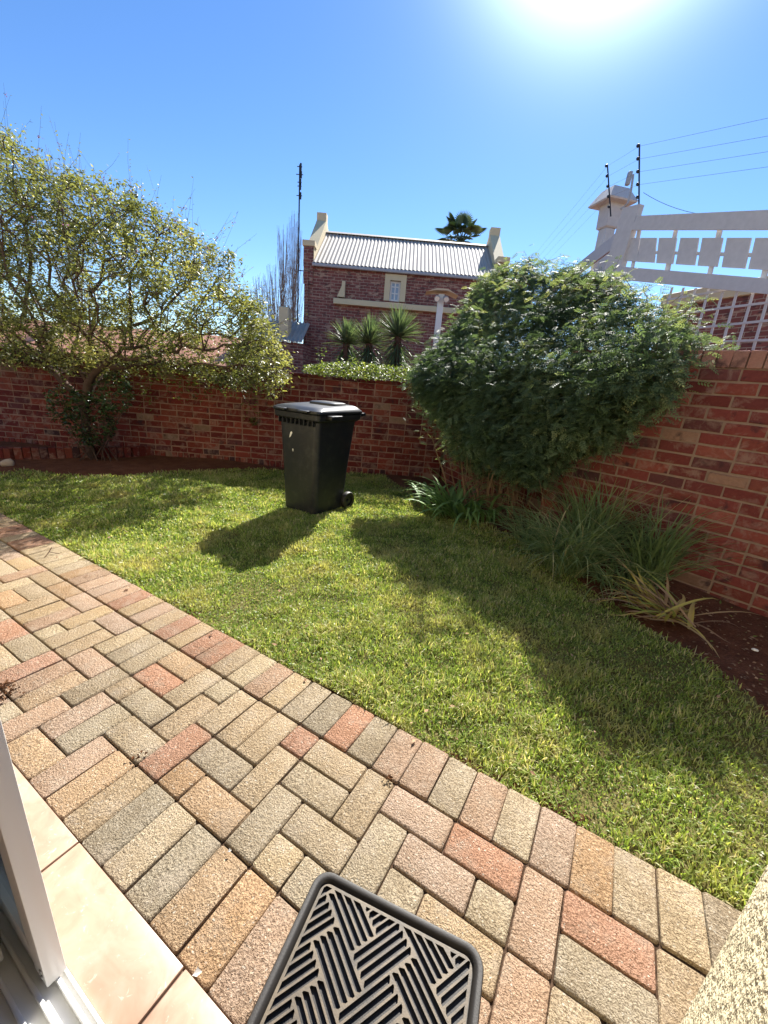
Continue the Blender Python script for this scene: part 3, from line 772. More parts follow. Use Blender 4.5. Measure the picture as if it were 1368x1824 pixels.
def build_vine():
    root = empty('climber', tuple(onwall(880, 850, 0.2)*[1, 1, 0]))
    put(root, 'large dense green climber spilling over the corner of the brick walls', 'climber')
    org = np.array(root.location)
    poly = []
    for px, py in VOUT:
        p = onwall(px, py, 0.30); poly.append((float(p@RWT), float(p[2])))
    poly = np.array(poly); lo, hi = poly.min(0), poly.max(0)
    def sample(n, shell):
        s_ = rng.uniform(lo[0], hi[0], n); z_ = rng.uniform(lo[1], hi[1], n)
        B0 = np.stack([s_, np.zeros_like(s_), z_], 1)
        ok = inpoly(s_+.05*lump(B0, 5.)+.03*lump(B0+3, 11.), z_+.06*lump(B0+7, 5.)+.035*lump(B0+9, 12.), poly); s_, z_ = s_[ok], z_[ok]
        d = polydist(s_, z_, poly)
        B = np.stack([s_, np.zeros_like(s_), z_], 1)
        th = np.minimum(0.48, 0.06+np.sqrt(d*0.42))*(1-.62*smooth(-.75, .25, s_))*(1+0.5*lump(B, 2.4)+0.25*lump(B, 7.0))
        u = rng.uniform(0, 1, len(s_))**shell
        back_ = np.where(z_ > 1.66, -th*0.7, 0.0)
        off = back_+(th-back_)*(1-u*0.9)
        # off: distance in front of the wall plane
        c = RWN*(RW_D-0.02)
        P = RWT[None]*s_[:, None]+RWN[None]*(RW_D-.3); P[:, 2] = z_
        k = (RW_D-.02-off)/(RW_D-.3)+0.40*smooth(1.4, 2.7, z_)                      # above the wall the climber leans back over the fence behind
        P[:, 0] *= k; P[:, 1] *= k; P[:, 2] = CAM_H+(P[:, 2]-CAM_H)*k
        return P, d, off/th
    P1, _, _ = sample(20000, 1.1)
    C, _, _ = sample(900, 2.2)                             # leafy clusters on the outer side
    P2 = np.repeat(C, 36, 0)+rng.normal(0, .07, (len(C)*36, 3))*np.array([1, 1, .8])
    P3, _, _ = sample(26000, 1.0); P3 = P3[P3[:, 2] > 1.75]   # the part above the wall stays as thick as the rest
    P = np.concatenate([P1, P2, P3]); P = P[P[:, 2] > .42]
    V0, F0 = sprig(4, .36, .085, .25)
    dirs = rand_dirs(len(P), -.8, .5)-RWN[None]*0.55
    V, F = scatter(V0, F0, P-org, frames(dirs, rng.uniform(-1, 1, len(P))), rng.uniform(.04, .085, len(P)))
    rn = np.clip(rng.normal(.36, .26, len(P))+0.12*(P[:, 2] > 2.2)+.22*lump(P, 5), 0, 1)
    o = link('foliage', np_mesh('foliage', V, F, np.repeat(rn, len(V0))), MAT['vine'], root); put(o, kind='stuff')
    # long shoots that break the outline
    mb = MB(); LP, LD = [], []
    for k in range(120):
        px, py = VOUT[rng.integers(3, 14)]; q = onwall(px+rng.uniform(-25, 25), py+rng.uniform(5, 40), rng.uniform(-.9, .1))
        dd = np.array([rng.normal(0, .5), rng.normal(0, .4), rng.uniform(.4, 1)]); dd /= np.linalg.norm(dd); L = rng.uniform(.1, .26)
        pts = [q+dd*L*t+np.array([0, 0, -.25*L*t*t])+rng.normal(0, .008, 3) for t in np.linspace(0, 1, 5)]
        mb.tube([p-org for p in pts], [.0022, .002, .0018, .0014, .001], 4, False)
        for t in np.linspace(.2, 1, 7):
            i = min(int(t*4), 3); LP.append(pts[i]+(pts[i+1]-pts[i])*(t*4-i)); LD.append(rand_dirs(1, -.4, .6)[0])
    for k in range(150):                                   # hanging shoots on the face
        q, _, _ = sample(30, .3)
        if len(q) == 0: continue
        q = q[0]; L = rng.uniform(.1, .3); dd = -RWN*.5+RWT*rng.normal(0, .5)+np.array([0, 0, -.5])
        pts = [q+dd*L*t+np.array([0, 0, -.4*L*t*t]) for t in np.linspace(0, 1, 5)]
        mb.tube([p-org for p in pts], .0015, 4, False)
        for t in np.linspace(.2, 1, 6):
            i = min(int(t*4), 3); LP.append(pts[i]+(pts[i+1]-pts[i])*(t*4-i)); LD.append(rand_dirs(1, -.7, .3)[0])
    LP, LD = np.array(LP), np.array(LD)
    V, F = scatter(V0, F0, LP-org, frames(LD, rng.uniform(-1, 1, len(LP))), rng.uniform(.04, .07, len(LP)))
    put(link('shoot_leaves', np_mesh('shoot_leaves', V, F, np.repeat(np.clip(rng.normal(.75, .2, len(LP)), 0, 1), len(V0))), MAT['vine'], root), kind='stuff')
    put(mb.build('shoots', MAT['stem'], root), kind='stuff')
    # bare old stems below
    ms = MB()
    for k in range(110):
        px, py = rng.normal(885, 48), rng.uniform(720, 850)
        a = onwall(px, py, rng.uniform(.03, .35))
        g = onwall(885+(px-885)*.7+rng.normal(0, 16), 905, rng.uniform(.05, .22)); g[2] = gz(g[0], g[1])-.02
        mid = (a+g)/2+np.array([*rng.normal(0, .11, 2), rng.normal(0, .05)])
        pts = [a*(1-t)**2+2*mid*t*(1-t)+g*t*t+rng.normal(0, .008, 3) for t in np.linspace(0, 1, 8)]
        r0_ = rng.choice([.002, .003, .004, .006, .01], p=[.3, .3, .2, .13, .07]); ms.tube([p-org for p in pts], list(np.linspace(r0_*.5, r0_, 8)), 5, False)
    put(ms.build('stems', MAT['stem'], root), kind='stuff')
build_vine()

# ------------------------------------------------------------------ small-leaved flowering tree on the left
def grow_tree(base, targets, step=0.16, first=None, bias=0.55, sag=0.0):
    """joins scattered target points to a branching skeleton; returns node positions and parents"""
    nodes = [np.array(base, float)]; par = [-1]; plen = [0.0]
    order = np.argsort(np.linalg.norm(targets-base, axis=1)+rng.normal(0, .25, len(targets)))
    arr = np.zeros((20000, 3)); arr[0] = base; pl = np.zeros(20000); n = 1
    for q in targets[order]:
        dist = np.linalg.norm(arr[:n]-q, axis=1)
        cost = dist+bias*pl[:n]*0.35
        i = int(np.argmin(cost)); a = arr[i].copy(); L = dist[i]; m = max(1, int(L/step))
        side = rng.normal(0, .13, 3)*L; prev = i
        for k in range(1, m+1):
            t = k/m; p = a*(1-t)+q*t+side*math.sin(math.pi*t)*.6+np.array([0, 0, .10*L*math.sin(math.pi*t)])+rng.normal(0, .012, 3)*(t < 1)
            if n >= 19999: break
            arr[n] = p; par.append(prev); pl[n] = pl[prev]+np.linalg.norm(p-arr[prev]); prev = n; n += 1
    return arr[:n], np.array(par[:n])
def skeleton_mesh(nodes, par, r_tip, expo, rmax, nseg=5, org=np.zeros(3)):
    n = len(nodes); area = np.zeros(n); kids = np.zeros(n, int)
    for i in range(1, n): kids[par[i]] += 1
    area[kids == 0] = r_tip**expo
    for i in range(n-1, 0, -1):
        if area[i] == 0: area[i] = r_tip**expo
        area[par[i]] += area[i]
    rad = np.minimum(area**(1/expo), rmax)
    V, F = [], []
    P0 = nodes[par[1:]]; P1 = nodes[1:]; t = P1-P0; t /= (np.linalg.norm(t, axis=1, keepdims=True)+1e-9)
    M_ = frames(t, np.zeros(n-1)); r0 = np.minimum(rad[par[1:]], rad[1:]*1.7); r1 = rad[1:]
    ang_ = np.arange(nseg)*2*np.pi/nseg; c, s_ = np.cos(ang_), np.sin(ang_)
    ringd = M_[:, :, 0][:, None, :]*c[None, :, None]+M_[:, :, 2][:, None, :]*s_[None, :, None]
    A = P0[:, None, :]+ringd*r0[:, None, None]; B = (P1+t*r1[:, None]*.3)[:, None, :]+ringd*r1[:, None, None]
    V = np.concatenate([A, B], 1).reshape(-1, 3)-org
    k = np.arange(nseg); f = np.stack([k, (k+1) % nseg, nseg+(k+1) % nseg, nseg+k], 1)
    F = (f[None]+(np.arange(n-1)*2*nseg)[:, None, None]).reshape(-1, 4)
    return V, F, rad, kids
MAT['tleaf'] = foliage('tree_leaf', [(0, (0.11, 0.13, 0.055)), (0.4, (0.21, 0.225, 0.09)), (0.75, (0.32, 0.32, 0.125)), (1, (0.48, 0.44, 0.19))], trans=0.5, rough=0.4, spec=0.4, tcol=(1, 1, .5))
MAT['flower'] = foliage('purple_flower', [(0, (0.14, 0.05, 0.2)), (1, (0.3, 0.14, 0.4))], trans=0.4)
TOUT = [(-90, 190), (-20, 232), (10, 240), (48, 262), (75, 285), (115, 308), (160, 322), (205, 328), (235, 335), (262, 365), (300, 392), (340, 420), (375, 440), (412, 458), (432, 505), (462, 545), (485, 585), (505, 625), (520, 660),
        (510, 690), (455, 705), (400, 690), (330, 662), (250, 655), (190, 668), (130, 668), (70, 655), (20, 645), (-90, 640)]
def build_tree():
    TD = 5.35
    base = atD(165, 800, TD); base[2] = 0.0
    root = empty('flowering_tree', tuple(base))
    put(root, 'broad small leaved tree with purple flowers arching over the back wall', 'tree')
    poly = np.array([sz(px, py, TD) for px, py in TOUT]); lo, hi = poly.min(0), poly.max(0)
    n = 9000
    s_ = rng.uniform(lo[0], hi[0], n); z_ = rng.uniform(lo[1], hi[1], n)
    ok = inpoly(s_, z_, poly); s_, z_ = s_[ok], z_[ok]; d = polydist(s_, z_, poly)
    dep = np.minimum(1.25, .2+1.1*np.sqrt(d))
    D = TD+rng.uniform(-1, 1, len(s_))*dep*np.where(rng.uniform(0, 1, len(s_)) < .5, 1, .8)
    # keep the outline: a point nearer or farther is placed on the same sight line's height band
    P = RH[None]*s_[:, None]*(D/TD)[:, None]+FH[None]*D[:, None]; P[:, 2] = CAM_H+(z_-CAM_H)*(D/TD)
    T = P[:1900]
    nodes, par = grow_tree(base, T, .15, bias=.85)
    V, F, rad, kids = skeleton_mesh(nodes, par, .003, 2.2, .055, 5, base)
    link('trunk', np_mesh('trunk', V, F, smoothf=True), MAT['bark'], root)
    # extra stems from the ground
    thin = np.where(rad < .006)[0]; thin = thin[nodes[thin][:, 2] > 1.1]
    m = 62000
    ic = rng.choice(thin, 3600); i = np.repeat(ic, m//3600+1)[:m]; P = nodes[i]+rng.normal(0, .05, (m, 3))*rng.uniform(.5, 1.6, (m, 1))
    dirs = rand_dirs(m, -.8, .6)
    V, F = scatter(LEAF[0], LEAF[1], P-base, frames(dirs, rng.uniform(-1.2, 1.2, m)), rng.uniform(.024, .066, m))
    rn = np.clip(rng.normal(.45, .2, m)+.25*lump(P, 3.0), 0, 1)
    put(link('crown', np_mesh('crown', V, F, np.repeat(rn, 5)), MAT['tleaf'], root), kind='stuff')
    # twig tips beyond the crown
    tips = np.where((kids == 0))[0]
    j = rng.choice(tips[nodes[tips][:, 2] > 1.7], 650); mb = MB(); LP = []
    for q in nodes[j]:
        out_ = (q-base); out_ = out_/np.linalg.norm(out_)+np.array([rng.normal(0, .5), rng.normal(0, .5), rng.uniform(0, .6)]); out_ /= np.linalg.norm(out_)
        L = rng.uniform(.08, .34) if rng.uniform() < .75 else rng.uniform(.35, .6); pts = [q-base+out_*L*t+rng.normal(0, .006, 3) for t in (0, .33, .66, 1)]
        mb.tube(pts, [.0016, .0013, .001, .0007], 3, False)
        for t in rng.uniform(.1, 1, 5): LP.append(q+out_*L*t)
    put(mb.build('twigs', MAT['bark'], root), kind='stuff')
    LP = np.array(LP); V, F = scatter(LEAF[0], LEAF[1], LP-base, frames(rand_dirs(len(LP), -.3, .8), rng.uniform(-1, 1, len(LP))), rng.uniform(.022, .042, len(LP)))
    put(link('tip_leaves', np_mesh('tip_leaves', V, F, np.repeat(np.clip(rng.normal(.5, .2, len(LP)), 0, 1), 5)), MAT['tleaf'], root), kind='stuff')
    up = LP[(LP[:, 2]-1.3) > .9]; c = up[rng.choice(len(up), 130)]
    FP = np.repeat(c, 5, 0)+rng.normal(0, .012, (len(c)*5, 3))
    V, F = scatter(LEAF2[0], LEAF2[1], FP-base, frames(rand_dirs(len(FP), -.2, 1), rng.uniform(-1, 1, len(FP))), rng.uniform(.018, .03, len(FP)))
    put(link('flowers', np_mesh('flowers', V, F, np.repeat(rng.uniform(0, 1, len(FP)), 4)), MAT['flower'], root), kind='stuff')
build_tree()

# ------------------------------------------------------------------ broad-leaved plants and creepers
MAT['ivy'] = foliage('glossy_leaf', [(0, (0.02, 0.045, 0.015)), (.6, (0.045, 0.085, 0.028)), (1, (0.12, 0.17, 0.05))], trans=0.3, rough=.28, spec=.5)
MAT['creeper'] = foliage('creeper_leaf', [(0, (0.06, 0.10, 0.025)), (.5, (0.14, 0.2, 0.045)), (1, (0.34, 0.36, 0.1))], trans=0.5, rough=.4)
def leaf_mass(root, pts, size, mat, name='foliage', mean=.5, lf=LEAF, zlo=-.7, zhi=.6, push=None):
    d = rand_dirs(len(pts), zlo, zhi)
    if push is not None: d = d+np.array(push)[None]
    org = np.array(root.location)
    V, F = scatter(lf[0], lf[1], pts-org, frames(d, rng.uniform(-1, 1, len(pts))), rng.uniform(size[0], size[1], len(pts)))
    return put(link(name, np_mesh(name, V, F, np.repeat(np.clip(rng.normal(mean, .22, len(pts)), 0, 1), len(lf[0]))), MAT[mat], root), kind='stuff')
def ball(c, r_, n): 
    p = rng.normal(0, 1, (n, 3)); p /= np.linalg.norm(p, axis=1, keepdims=True); p *= rng.uniform(.45, 1, (n, 1))**.5
    return np.asarray(c)[None]+p*np.asarray(r_)[None]
c0 = atD(150, 742, 5.25)
iv = put(empty('evergreen_shrub', tuple(c0*[1, 1, 0])), 'dark glossy leaved shrub at the foot of the flowering tree', 'shrub')
pts = np.concatenate([ball(atD(160, 745, 5.2), (.36, .28, .36), 1000), ball(atD(205, 700, 5.2), (.24, .2, .26), 450), ball(atD(115, 720, 5.2), (.25, .2, .25), 400)])
leaf_mass(iv, pts, (.04, .075), 'ivy', mean=.35)
mb = MB()
for k in range(22):
    a = np.array([*(c0[:2]+rng.normal(0, .12, 2)), .0]); e = pts[rng.integers(len(pts))]; m_ = (a+e)/2+rng.normal(0, .06, 3)
    mb.tube([a*(1-t)**2+2*m_*t*(1-t)+e*t*t-np.array(iv.location) for t in np.linspace(0, 1, 5)], [.008, .007, .006, .004, .003], 5)
mb.build('stems', MAT['bark'], iv)
# broad leaves hanging over the wall under the tree
c1 = atD(330, 672, 5.6)
hv = put(empty('hanging_creeper', tuple(c1)), 'leafy shoots hanging down over the wall below the tree', 'creeper')
pts = []
for px in list(np.linspace(215, 470, 46)):
    top = atD(px+rng.uniform(-8, 8), 665+rng.uniform(-8, 8), rng.uniform(5.35, 5.72)); L = abs(rng.normal(.0, .2))+.08
    if 425 < px < 462: L = rng.uniform(.45, .68)
    for t in np.arange(0, L, .014): pts.append(top+np.array([*rng.normal(0, .025, 2), -t]))
pts = np.array(pts); leaf_mass(hv, pts[rng.uniform(0, 1, len(pts)) < .62], (.03, .06), 'creeper', mean=.35)
mb = MB()
for px in (431, 440, 447, 455):
    top = atD(px, 668, 5.55); mb.tube([top+np.array([.01*math.sin(3*t), .01*math.cos(4*t), -t])-c1 for t in np.linspace(0, .62, 7)], .0025, 4)
mb.build('stems', MAT['stem'], hv)
# creeper along the top of the wall right of the bin
c2 = atD(640, 662, 5.9)
cw = put(empty('wall_creeper', tuple(c2)), 'sunlit yellow green creeper along the top of the wall behind the bin', 'creeper')
pts = []
for px in np.linspace(545, 790, 240):
    hgt = 8+11*max(0, math.sin((px-545)/60))+(22*max(0, (px-690)/100))
    for k in range(16):
        py = 668+(px-640)*.07-rng.uniform(-.35, 1)*hgt*1.25; pts.append(atD(px+rng.normal(0, 4), py, rng.uniform(5.62, 6.15)))
for px, py0 in ((572, 625), (628, 636), (570, 612), (612, 640)):
    for k in range(40): pts.append(atD(px+rng.normal(0, 4), rng.uniform(py0, 668), 5.9))
leaf_mass(cw, np.array(pts), (.025, .055), 'creeper', mean=.55)
mb = MB()
for k in range(40):
    px = rng.uniform(550, 780); a = atD(px, 664, 5.85); e = atD(px+rng.normal(0, 25), 655+rng.normal(0, 6), rng.uniform(5.7, 6.1)); mb.tube([a-c2, (a+e)/2-c2+rng.normal(0, .02, 3), e-c2], .003, 4)
mb.build('stems', MAT['stem'], cw)
# tuft growing out of the wall
wt = put(empty('wall_tuft', tuple(atD(452, 750, 5.8))), 'small green tuft growing out of the brick wall left of the bin', 'plant')
leaf_mass(wt, ball(atD(452, 751, 5.79), (.06, .04, .06), 130), (.02, .04), 'creeper', mean=.3)

# ------------------------------------------------------------------ strap-leaved plants in the bed
def strap(base, az, L, W, rise, fold, curl=0.0, n=7):
    """one arching strap leaf as a mesh (a folded ribbon with thickness from its crease)"""
    p = np.array(base, float); e = rise; V = []; F = []
    dh = np.array([math.cos(az), math.sin(az), 0]); sd = np.array([-math.sin(az), math.cos(az), 0])
    for i in range(n+1):
        t = i/n; w = W*(0.55+1.2*t-1.75*t**2.2) if t < 1 else 0.0006; w = max(w, .0006)
        up = np.array([0, 0, 1])*math.cos(e)+dh*-math.sin(e)
        V += [tuple(p+sd*w+up*w*.35), tuple(p-up*.001), tuple(p-sd*w+up*w*.35)]
        st = dh*math.cos(e)+np.array([0, 0, 1])*math.sin(e); p = p+st*L/n; e -= fold*(0.5+1.2*t)/n; 
        dh = np.array([dh[0]*math.cos(curl/n)-dh[1]*math.sin(curl/n), dh[0]*math.sin(curl/n)+dh[1]*math.cos(curl/n), 0]); sd = np.array([-dh[1], dh[0], 0])
    for i in range(n):
        a = i*3; F += [(a, a+1, a+4, a+3), (a+1, a+2, a+5, a+4)]
    return np.array(V), np.array(F)
MAT['strap'] = foliage('strap_leaf', [(0, (0.10, 0.19, 0.065)), (.6, (0.18, 0.31, 0.10)), (1, (0.28, 0.42, 0.16))], trans=.35, rough=.5, spec=.25, tcol=(1, 1, .6))
MAT['blade'] = foliage('grassy_leaf', [(0, (0.12, 0.19, 0.075)), (.6, (0.23, 0.32, 0.13)), (.9, (0.38, 0.43, 0.2)), (1, (0.56, 0.48, 0.26))], trans=.35, rough=.42)
MAT['dry'] = foliage('dying_leaf', [(0, (0.24, 0.14, 0.09)), (.4, (0.46, 0.31, 0.18)), (.7, (0.58, 0.48, 0.13)), (1, (0.28, 0.4, 0.09))], trans=.35, rough=.6)
def leaf_obj(name, V, F, rn, mat, par):
    return link(name, np_mesh(name, V, F, np.full(len(V), rn), smoothf=True), MAT[mat], par)
ag = empty('strap_plant', (-1.3, 3.9, float(gz(-1.3, 3.9)))); put(ag, 'clump of broad glossy strap leaves at the left end of the bed', 'plant')
for k in range(110):
    a = rng.uniform(0, 2*np.pi); rr_ = rng.uniform(0, .3)
    V, F = strap((rr_*1.3*math.cos(a+1)-.02, rr_*.6*math.sin(a+1), 0), a, rng.uniform(.42, .68), rng.uniform(.017, .025), rng.uniform(.7, 1.4), rng.uniform(1.3, 2.4), rng.normal(0, .4))
    leaf_obj('leaf', V, F, float(np.clip(rng.normal(.5, .25), 0, 1)), 'strap', ag)
def clump(loc, n, L, W, lean, label, seedrise=(.8, 1.5), fold=(.9, 1.9), rad=.12, mean=.5):
    r0 = empty('grassy_plant', (loc[0], loc[1], float(gz(*loc)))); put(r0, label, 'plant')
    Vs, Fs, rn, k0 = [], [], [], 0
    for k in range(n):
        a = rng.uniform(0, 2*np.pi); q = rad*math.sqrt(rng.uniform())
        b = rng.uniform(0, 2*np.pi)
        V, F = strap((q*math.cos(b), q*math.sin(b), 0), a, rng.uniform(*L), W*rng.uniform(.7, 1.2), rng.uniform(*seedrise), rng.uniform(*fold), rng.normal(0, .3), 6)
        Vs.append(V); Fs.append(F+k0); k0 += len(V); rn.append(np.full(len(V), np.clip(rng.normal(mean, .25), 0, 1)))
    link('leaves', np_mesh('leaves', np.concatenate(Vs), np.concatenate(Fs), np.concatenate(rn), smoothf=True), MAT['blade'], r0)
    return r0
clump((-.16, 3.27), 420, (.42, .76), .0056, 0, 'arching grassy clump at the front of the bed beside the lawn', (.7, 1.5), (1.2, 2.3), .15, .55)
clump((-.5, 3.52), 110, (.3, .55), .0054, 0, 'thin grassy tuft between the strap leaves and the front clump', (.7, 1.4), (.9, 1.8), .1, .5)
clump((-.02, 3.6), 220, (.5, .85), .0062, 0, 'tall grassy clump against the wall behind the front clump', (1.0, 1.52), (.5, 1.3), .15, .4)
clump((.38, 3.4), 230, (.42, .78), .0068, 0, 'upright grassy clump at the right against the brick wall', (.85, 1.5), (.6, 1.6), .13, .35)
clump((.2, 3.2), 90, (.25, .5), .0054, 0, 'low sprawling grassy tuft in front of the right hand clump', (.4, 1.2), (.9, 2.0), .14, .4)
dy = empty('dying_plant', (.5, 2.92, float(gz(.5, 2.92)))); put(dy, 'withered yellow and brown strap leaved plant collapsed at the bed edge', 'plant')
for k in range(90):
    a = rng.normal(math.pi*.9, .6) if k % 3 else rng.uniform(0, 2*np.pi)
    V, F = strap((rng.normal(0, .06), rng.normal(0, .05), .02), a, rng.uniform(.2, .48), rng.uniform(.009, .015), rng.uniform(.15, .75), rng.uniform(.3, 1.3), rng.normal(0, .5))
    V[:, 2] = np.maximum(V[:, 2]+.02, .03+.006*(k % 6)); leaf_obj('leaf', V, F, float(rng.uniform(0, 1)), 'dry', dy)

# ------------------------------------------------------------------ neighbour's two-storey house
def brickwall_mat(name, c1, c2, mort, sc, rot=0.0):
    m, t, o = nt(name)
    tcn = N(t, 'ShaderNodeTexCoord'); sep = N(t, 'ShaderNodeSeparateXYZ'); t.links.new(tcn.outputs['Object'], sep.inputs[0])
    ad = N(t, 'ShaderNodeMath', _operation='ADD'); t.links.new(sep.outputs['X'], ad.inputs[0]); t.links.new(sep.outputs['Y'], ad.inputs[1])
    cb_ = N(t, 'ShaderNodeCombineXYZ'); t.links.new(ad.outputs[0], cb_.inputs['X']); t.links.new(sep.outputs['Z'], cb_.inputs['Y'])
    b_ = N(t, 'ShaderNodeTexBrick', Scale=sc); b_.inputs['Brick Width'].default_value = .232; b_.inputs['Row Height'].default_value = .085; b_.inputs['Mortar Size'].default_value = .007
    b_.inputs['Color1'].default_value = (*c1, 1); b_.inputs['Color2'].default_value = (*c2, 1); b_.inputs['Mortar'].default_value = (*mort, 1); b_.inputs['Bias'].default_value = -.1
    t.links.new(cb_.outputs[0], b_.inputs['Vector'])
    # smears of pale and dark brick, one patch about a brick long
    mp = N(t, 'ShaderNodeMapping'); mp.inputs['Scale'].default_value = (3.2, 9.5, 1); t.links.new(cb_.outputs[0], mp.inputs[0])
    c = mixc(t, ramp(t, noise(t, mp.outputs[0], 1.0, 2, .5), [(.58, (0, 0, 0)), (.64, (.8, .8, .8))]), b_.outputs['Color'], (0.40, 0.27, 0.19))
    c = mixc(t, ramp(t, noise(t, mp.outputs[0], 1.7, 2, .5), [(.36, (.75, .75, .75)), (.42, (0, 0, 0))]), c, (0.075, 0.045, 0.045))
    principled(t, o, c, .9, bump(t, b_.outputs['Fac'], -.5, .01), .15); return m
MAT['house_brick'] = brickwall_mat('house_brick', (0.24, 0.085, 0.07), (0.15, 0.055, 0.05), (0.34, 0.26, 0.2), 1.0)
MAT['iron'] = simple('corrugated_iron', (0.37, 0.335, 0.295), .7, .2, .0, var=.16, scale=2.5)
MAT['pane'] = simple('window_glass', (0.30, 0.36, 0.42), .08, .6, 0, var=.1)
HD = 14.5
house = empty('brick_house', tuple(SD(0, HD)), YAW)
put(house, 'two storey brick house with corrugated iron roof beyond the back wall', 'house')
L_ = lambda px, py, D=HD: sz(px, py, D)                  # local x and height on a plane parallel to the front
xl, _ = L_(541, 560); xr, _ = L_(889, 560)
ze = L_(715, 483)[1]
RD = 2.15                                                # the ridge lies this far behind the front
zr = (L_(570, 416, HD+RD)[1]+L_(865, 440, HD+RD)[1])/2
wx0, wz0 = L_(693, 536); wx1, wz1 = L_(714, 501)
# front wall with a window opening
mb = MB()
mb.box(xl, wx0, 0, .25, 0, ze); mb.box(wx1, xr, 0, .25, 0, ze); mb.box(wx0, wx1, 0, .25, 0, wz0); mb.box(wx0, wx1, 0, .25, wz1, ze)
for x0, x1 in ((xl, xl+.25), (xr-.25, xr)):
    mb.prism([(x0, .251, 0), (x0, 2*RD, 0), (x0, 2*RD, ze), (x0, RD, zr), (x0, .251, ze)], (0, 0, 0), (.25, 0, 0))
mb.box(xl+.25, xr-.25, 2*RD-.25, 2*RD, 0, ze)
mb.build('wall', MAT['house_brick'], house)
# corrugated roof, front and back slope
def corrugated(name, x0, x1, y0, z0, y1, z1, pitch, amp, mat, par, thick=.012, n=9):
    k = int((x1-x0)/pitch*6)+1; V = []; F = []
    sl = np.array([y1-y0, z1-z0]); nn = np.array([-sl[1], sl[0]]); nn = nn/np.linalg.norm(nn)
    if nn[1] < 0: nn = -nn
    xs_ = np.linspace(x0, x1, k+1)
    for j, (yy, zz) in enumerate(((y0, z0), (y1, z1))):
        for x in xs_:
            h = amp*math.sin(2*math.pi*x/pitch); V.append((x, yy+nn[0]*h, zz+nn[1]*h))
    for j, (yy, zz) in enumerate(((y0, z0), (y1, z1))):
        for x in xs_:
            h = amp*math.sin(2*math.pi*x/pitch)-thick; V.append((x, yy+nn[0]*h, zz+nn[1]*h))
    m_ = k+1
    for i in range(k):
        F += [(i, i+1, m_+i+1, m_+i), (2*m_+i+1, 2*m_+i, 3*m_+i, 3*m_+i+1), (i+1, i, 2*m_+i, 2*m_+i+1), (m_+i, m_+i+1, 3*m_+i+1, 3*m_+i)]
    return MB().add(V, F).build(name, MAT[mat], par, True)
rf = corrugated('roof', xl+.27, xr-.27, -.14, ze+.02, RD, zr+.04, .125, .013, 'iron', house)
corrugated('roof', xl+.27, xr-.27, 2*RD+.14, ze+.02, RD+.004, zr+.04, .125, .013, 'iron', house)
MB().prism([(xl+.28, RD-.16, zr+.0), (xl+.28, RD, zr+.09), (xl+.28, RD+.16, zr+.0), (xl+.28, RD, zr+.07)], (0, 0, 0), (xr-xl-.56, 0, 0)).build('ridge_cap', MAT['iron'], rf)
MB().box(xl+.26, xr-.26, -.16, -.06, ze-.09, ze-.0).build('gutter', MAT['grey_plastic'], house, True, .02, 2)
for x0 in (xl-.04, xr-.29):                              # gable parapets
    h0 = .34
    g_ = MB().prism([(x0, -.02, ze-.1), (x0, -.02, ze+.45), (x0, .28, ze+.45), (x0, RD-.15, zr+h0), (x0, RD-.15, zr+h0+.24), (x0, RD+.15, zr+h0+.24), (x0, RD+.15, zr+h0), (x0, 2*RD, ze+.45), (x0, 2*RD, ze-.1), (x0, RD, zr-.1)], (0, 0, 0), (.33, 0, 0)).build('gable_parapet', MAT['cream'], house)
    MB().box(x0-.03, x0+.36, -.08, .30, ze+.46, ze+.62).build('parapet_block', MAT['cream'], g_, True, .01, 1)
    MB().box(x0+.015, x0+.315, -.05, -.022, ze-.6, ze+.455).build('kneeler', MAT['house_brick'], g_)
# window with its surround
a0, b0 = L_(683, 537); a1, b1 = L_(725, 491)
sur = MB(); sur.box(a0, wx0-.002, -.045, .1, wz0, b1); sur.box(wx1+.002, a1, -.045, .1, wz0, b1); sur.box(wx0-.002, wx1+.002, -.045, .1, wz1, b1)
win = empty('window', (0, 0, 0)); win.parent = house
sur.build('surround', MAT['cream'], win)
fr_ = MB(); t_ = .06
fr_.box(wx0, wx0+t_, .06, .12, wz0, wz1); fr_.box(wx1-t_, wx1, .06, .12, wz0, wz1); fr_.box(wx0+t_, wx1-t_, .06, .12, wz1-t_, wz1); fr_.box(wx0+t_, wx1-t_, .06, .12, wz0, wz0+t_)
fr_.box((wx0+wx1)/2-.02, (wx0+wx1)/2+.02, .065, .115, wz0+t_, wz1-t_)
for q in (.4, .72): fr_.box(wx0+t_, wx1-t_, .068, .112, wz0+(wz1-wz0)*q-.015, wz0+(wz1-wz0)*q+.015)
fr_.build('frame', MAT['white'], win)
MB().box(wx0+.03, wx1-.03, .085, .095, wz0+.03, wz1-.03).build('pane', MAT['pane'], win)
# string course and little bracket
p0, q0 = L_(595, 541); p1, q1 = L_(812, 556); _, q2 = L_(595, 531)
MB().box(p0, p1, -.2, -.004, q0-.02, q2-.02).build('band', MAT['cream'], house, True, .01, 1)
c0_, d0_ = L_(600, 530); c1_, d1_ = L_(616, 503)
MB().prism([(c0_+.03, -.19, d0_), (c1_, -.19, d0_), (c1_, -.19, d1_), (c0_+.17, -.19, d1_), (c0_+.17, -.19, d0_+.33)], (0, 0, 0), (0, .18, 0)).build('bracket', MAT['cream'], house)
dx, _ = L_(547, 560)
dp = MB(); dp.tube([(dx, -.06, .2), (dx, -.06, ze-.1)], .035, 8); dp.build('downpipe', MAT['house_brick'], house, True)
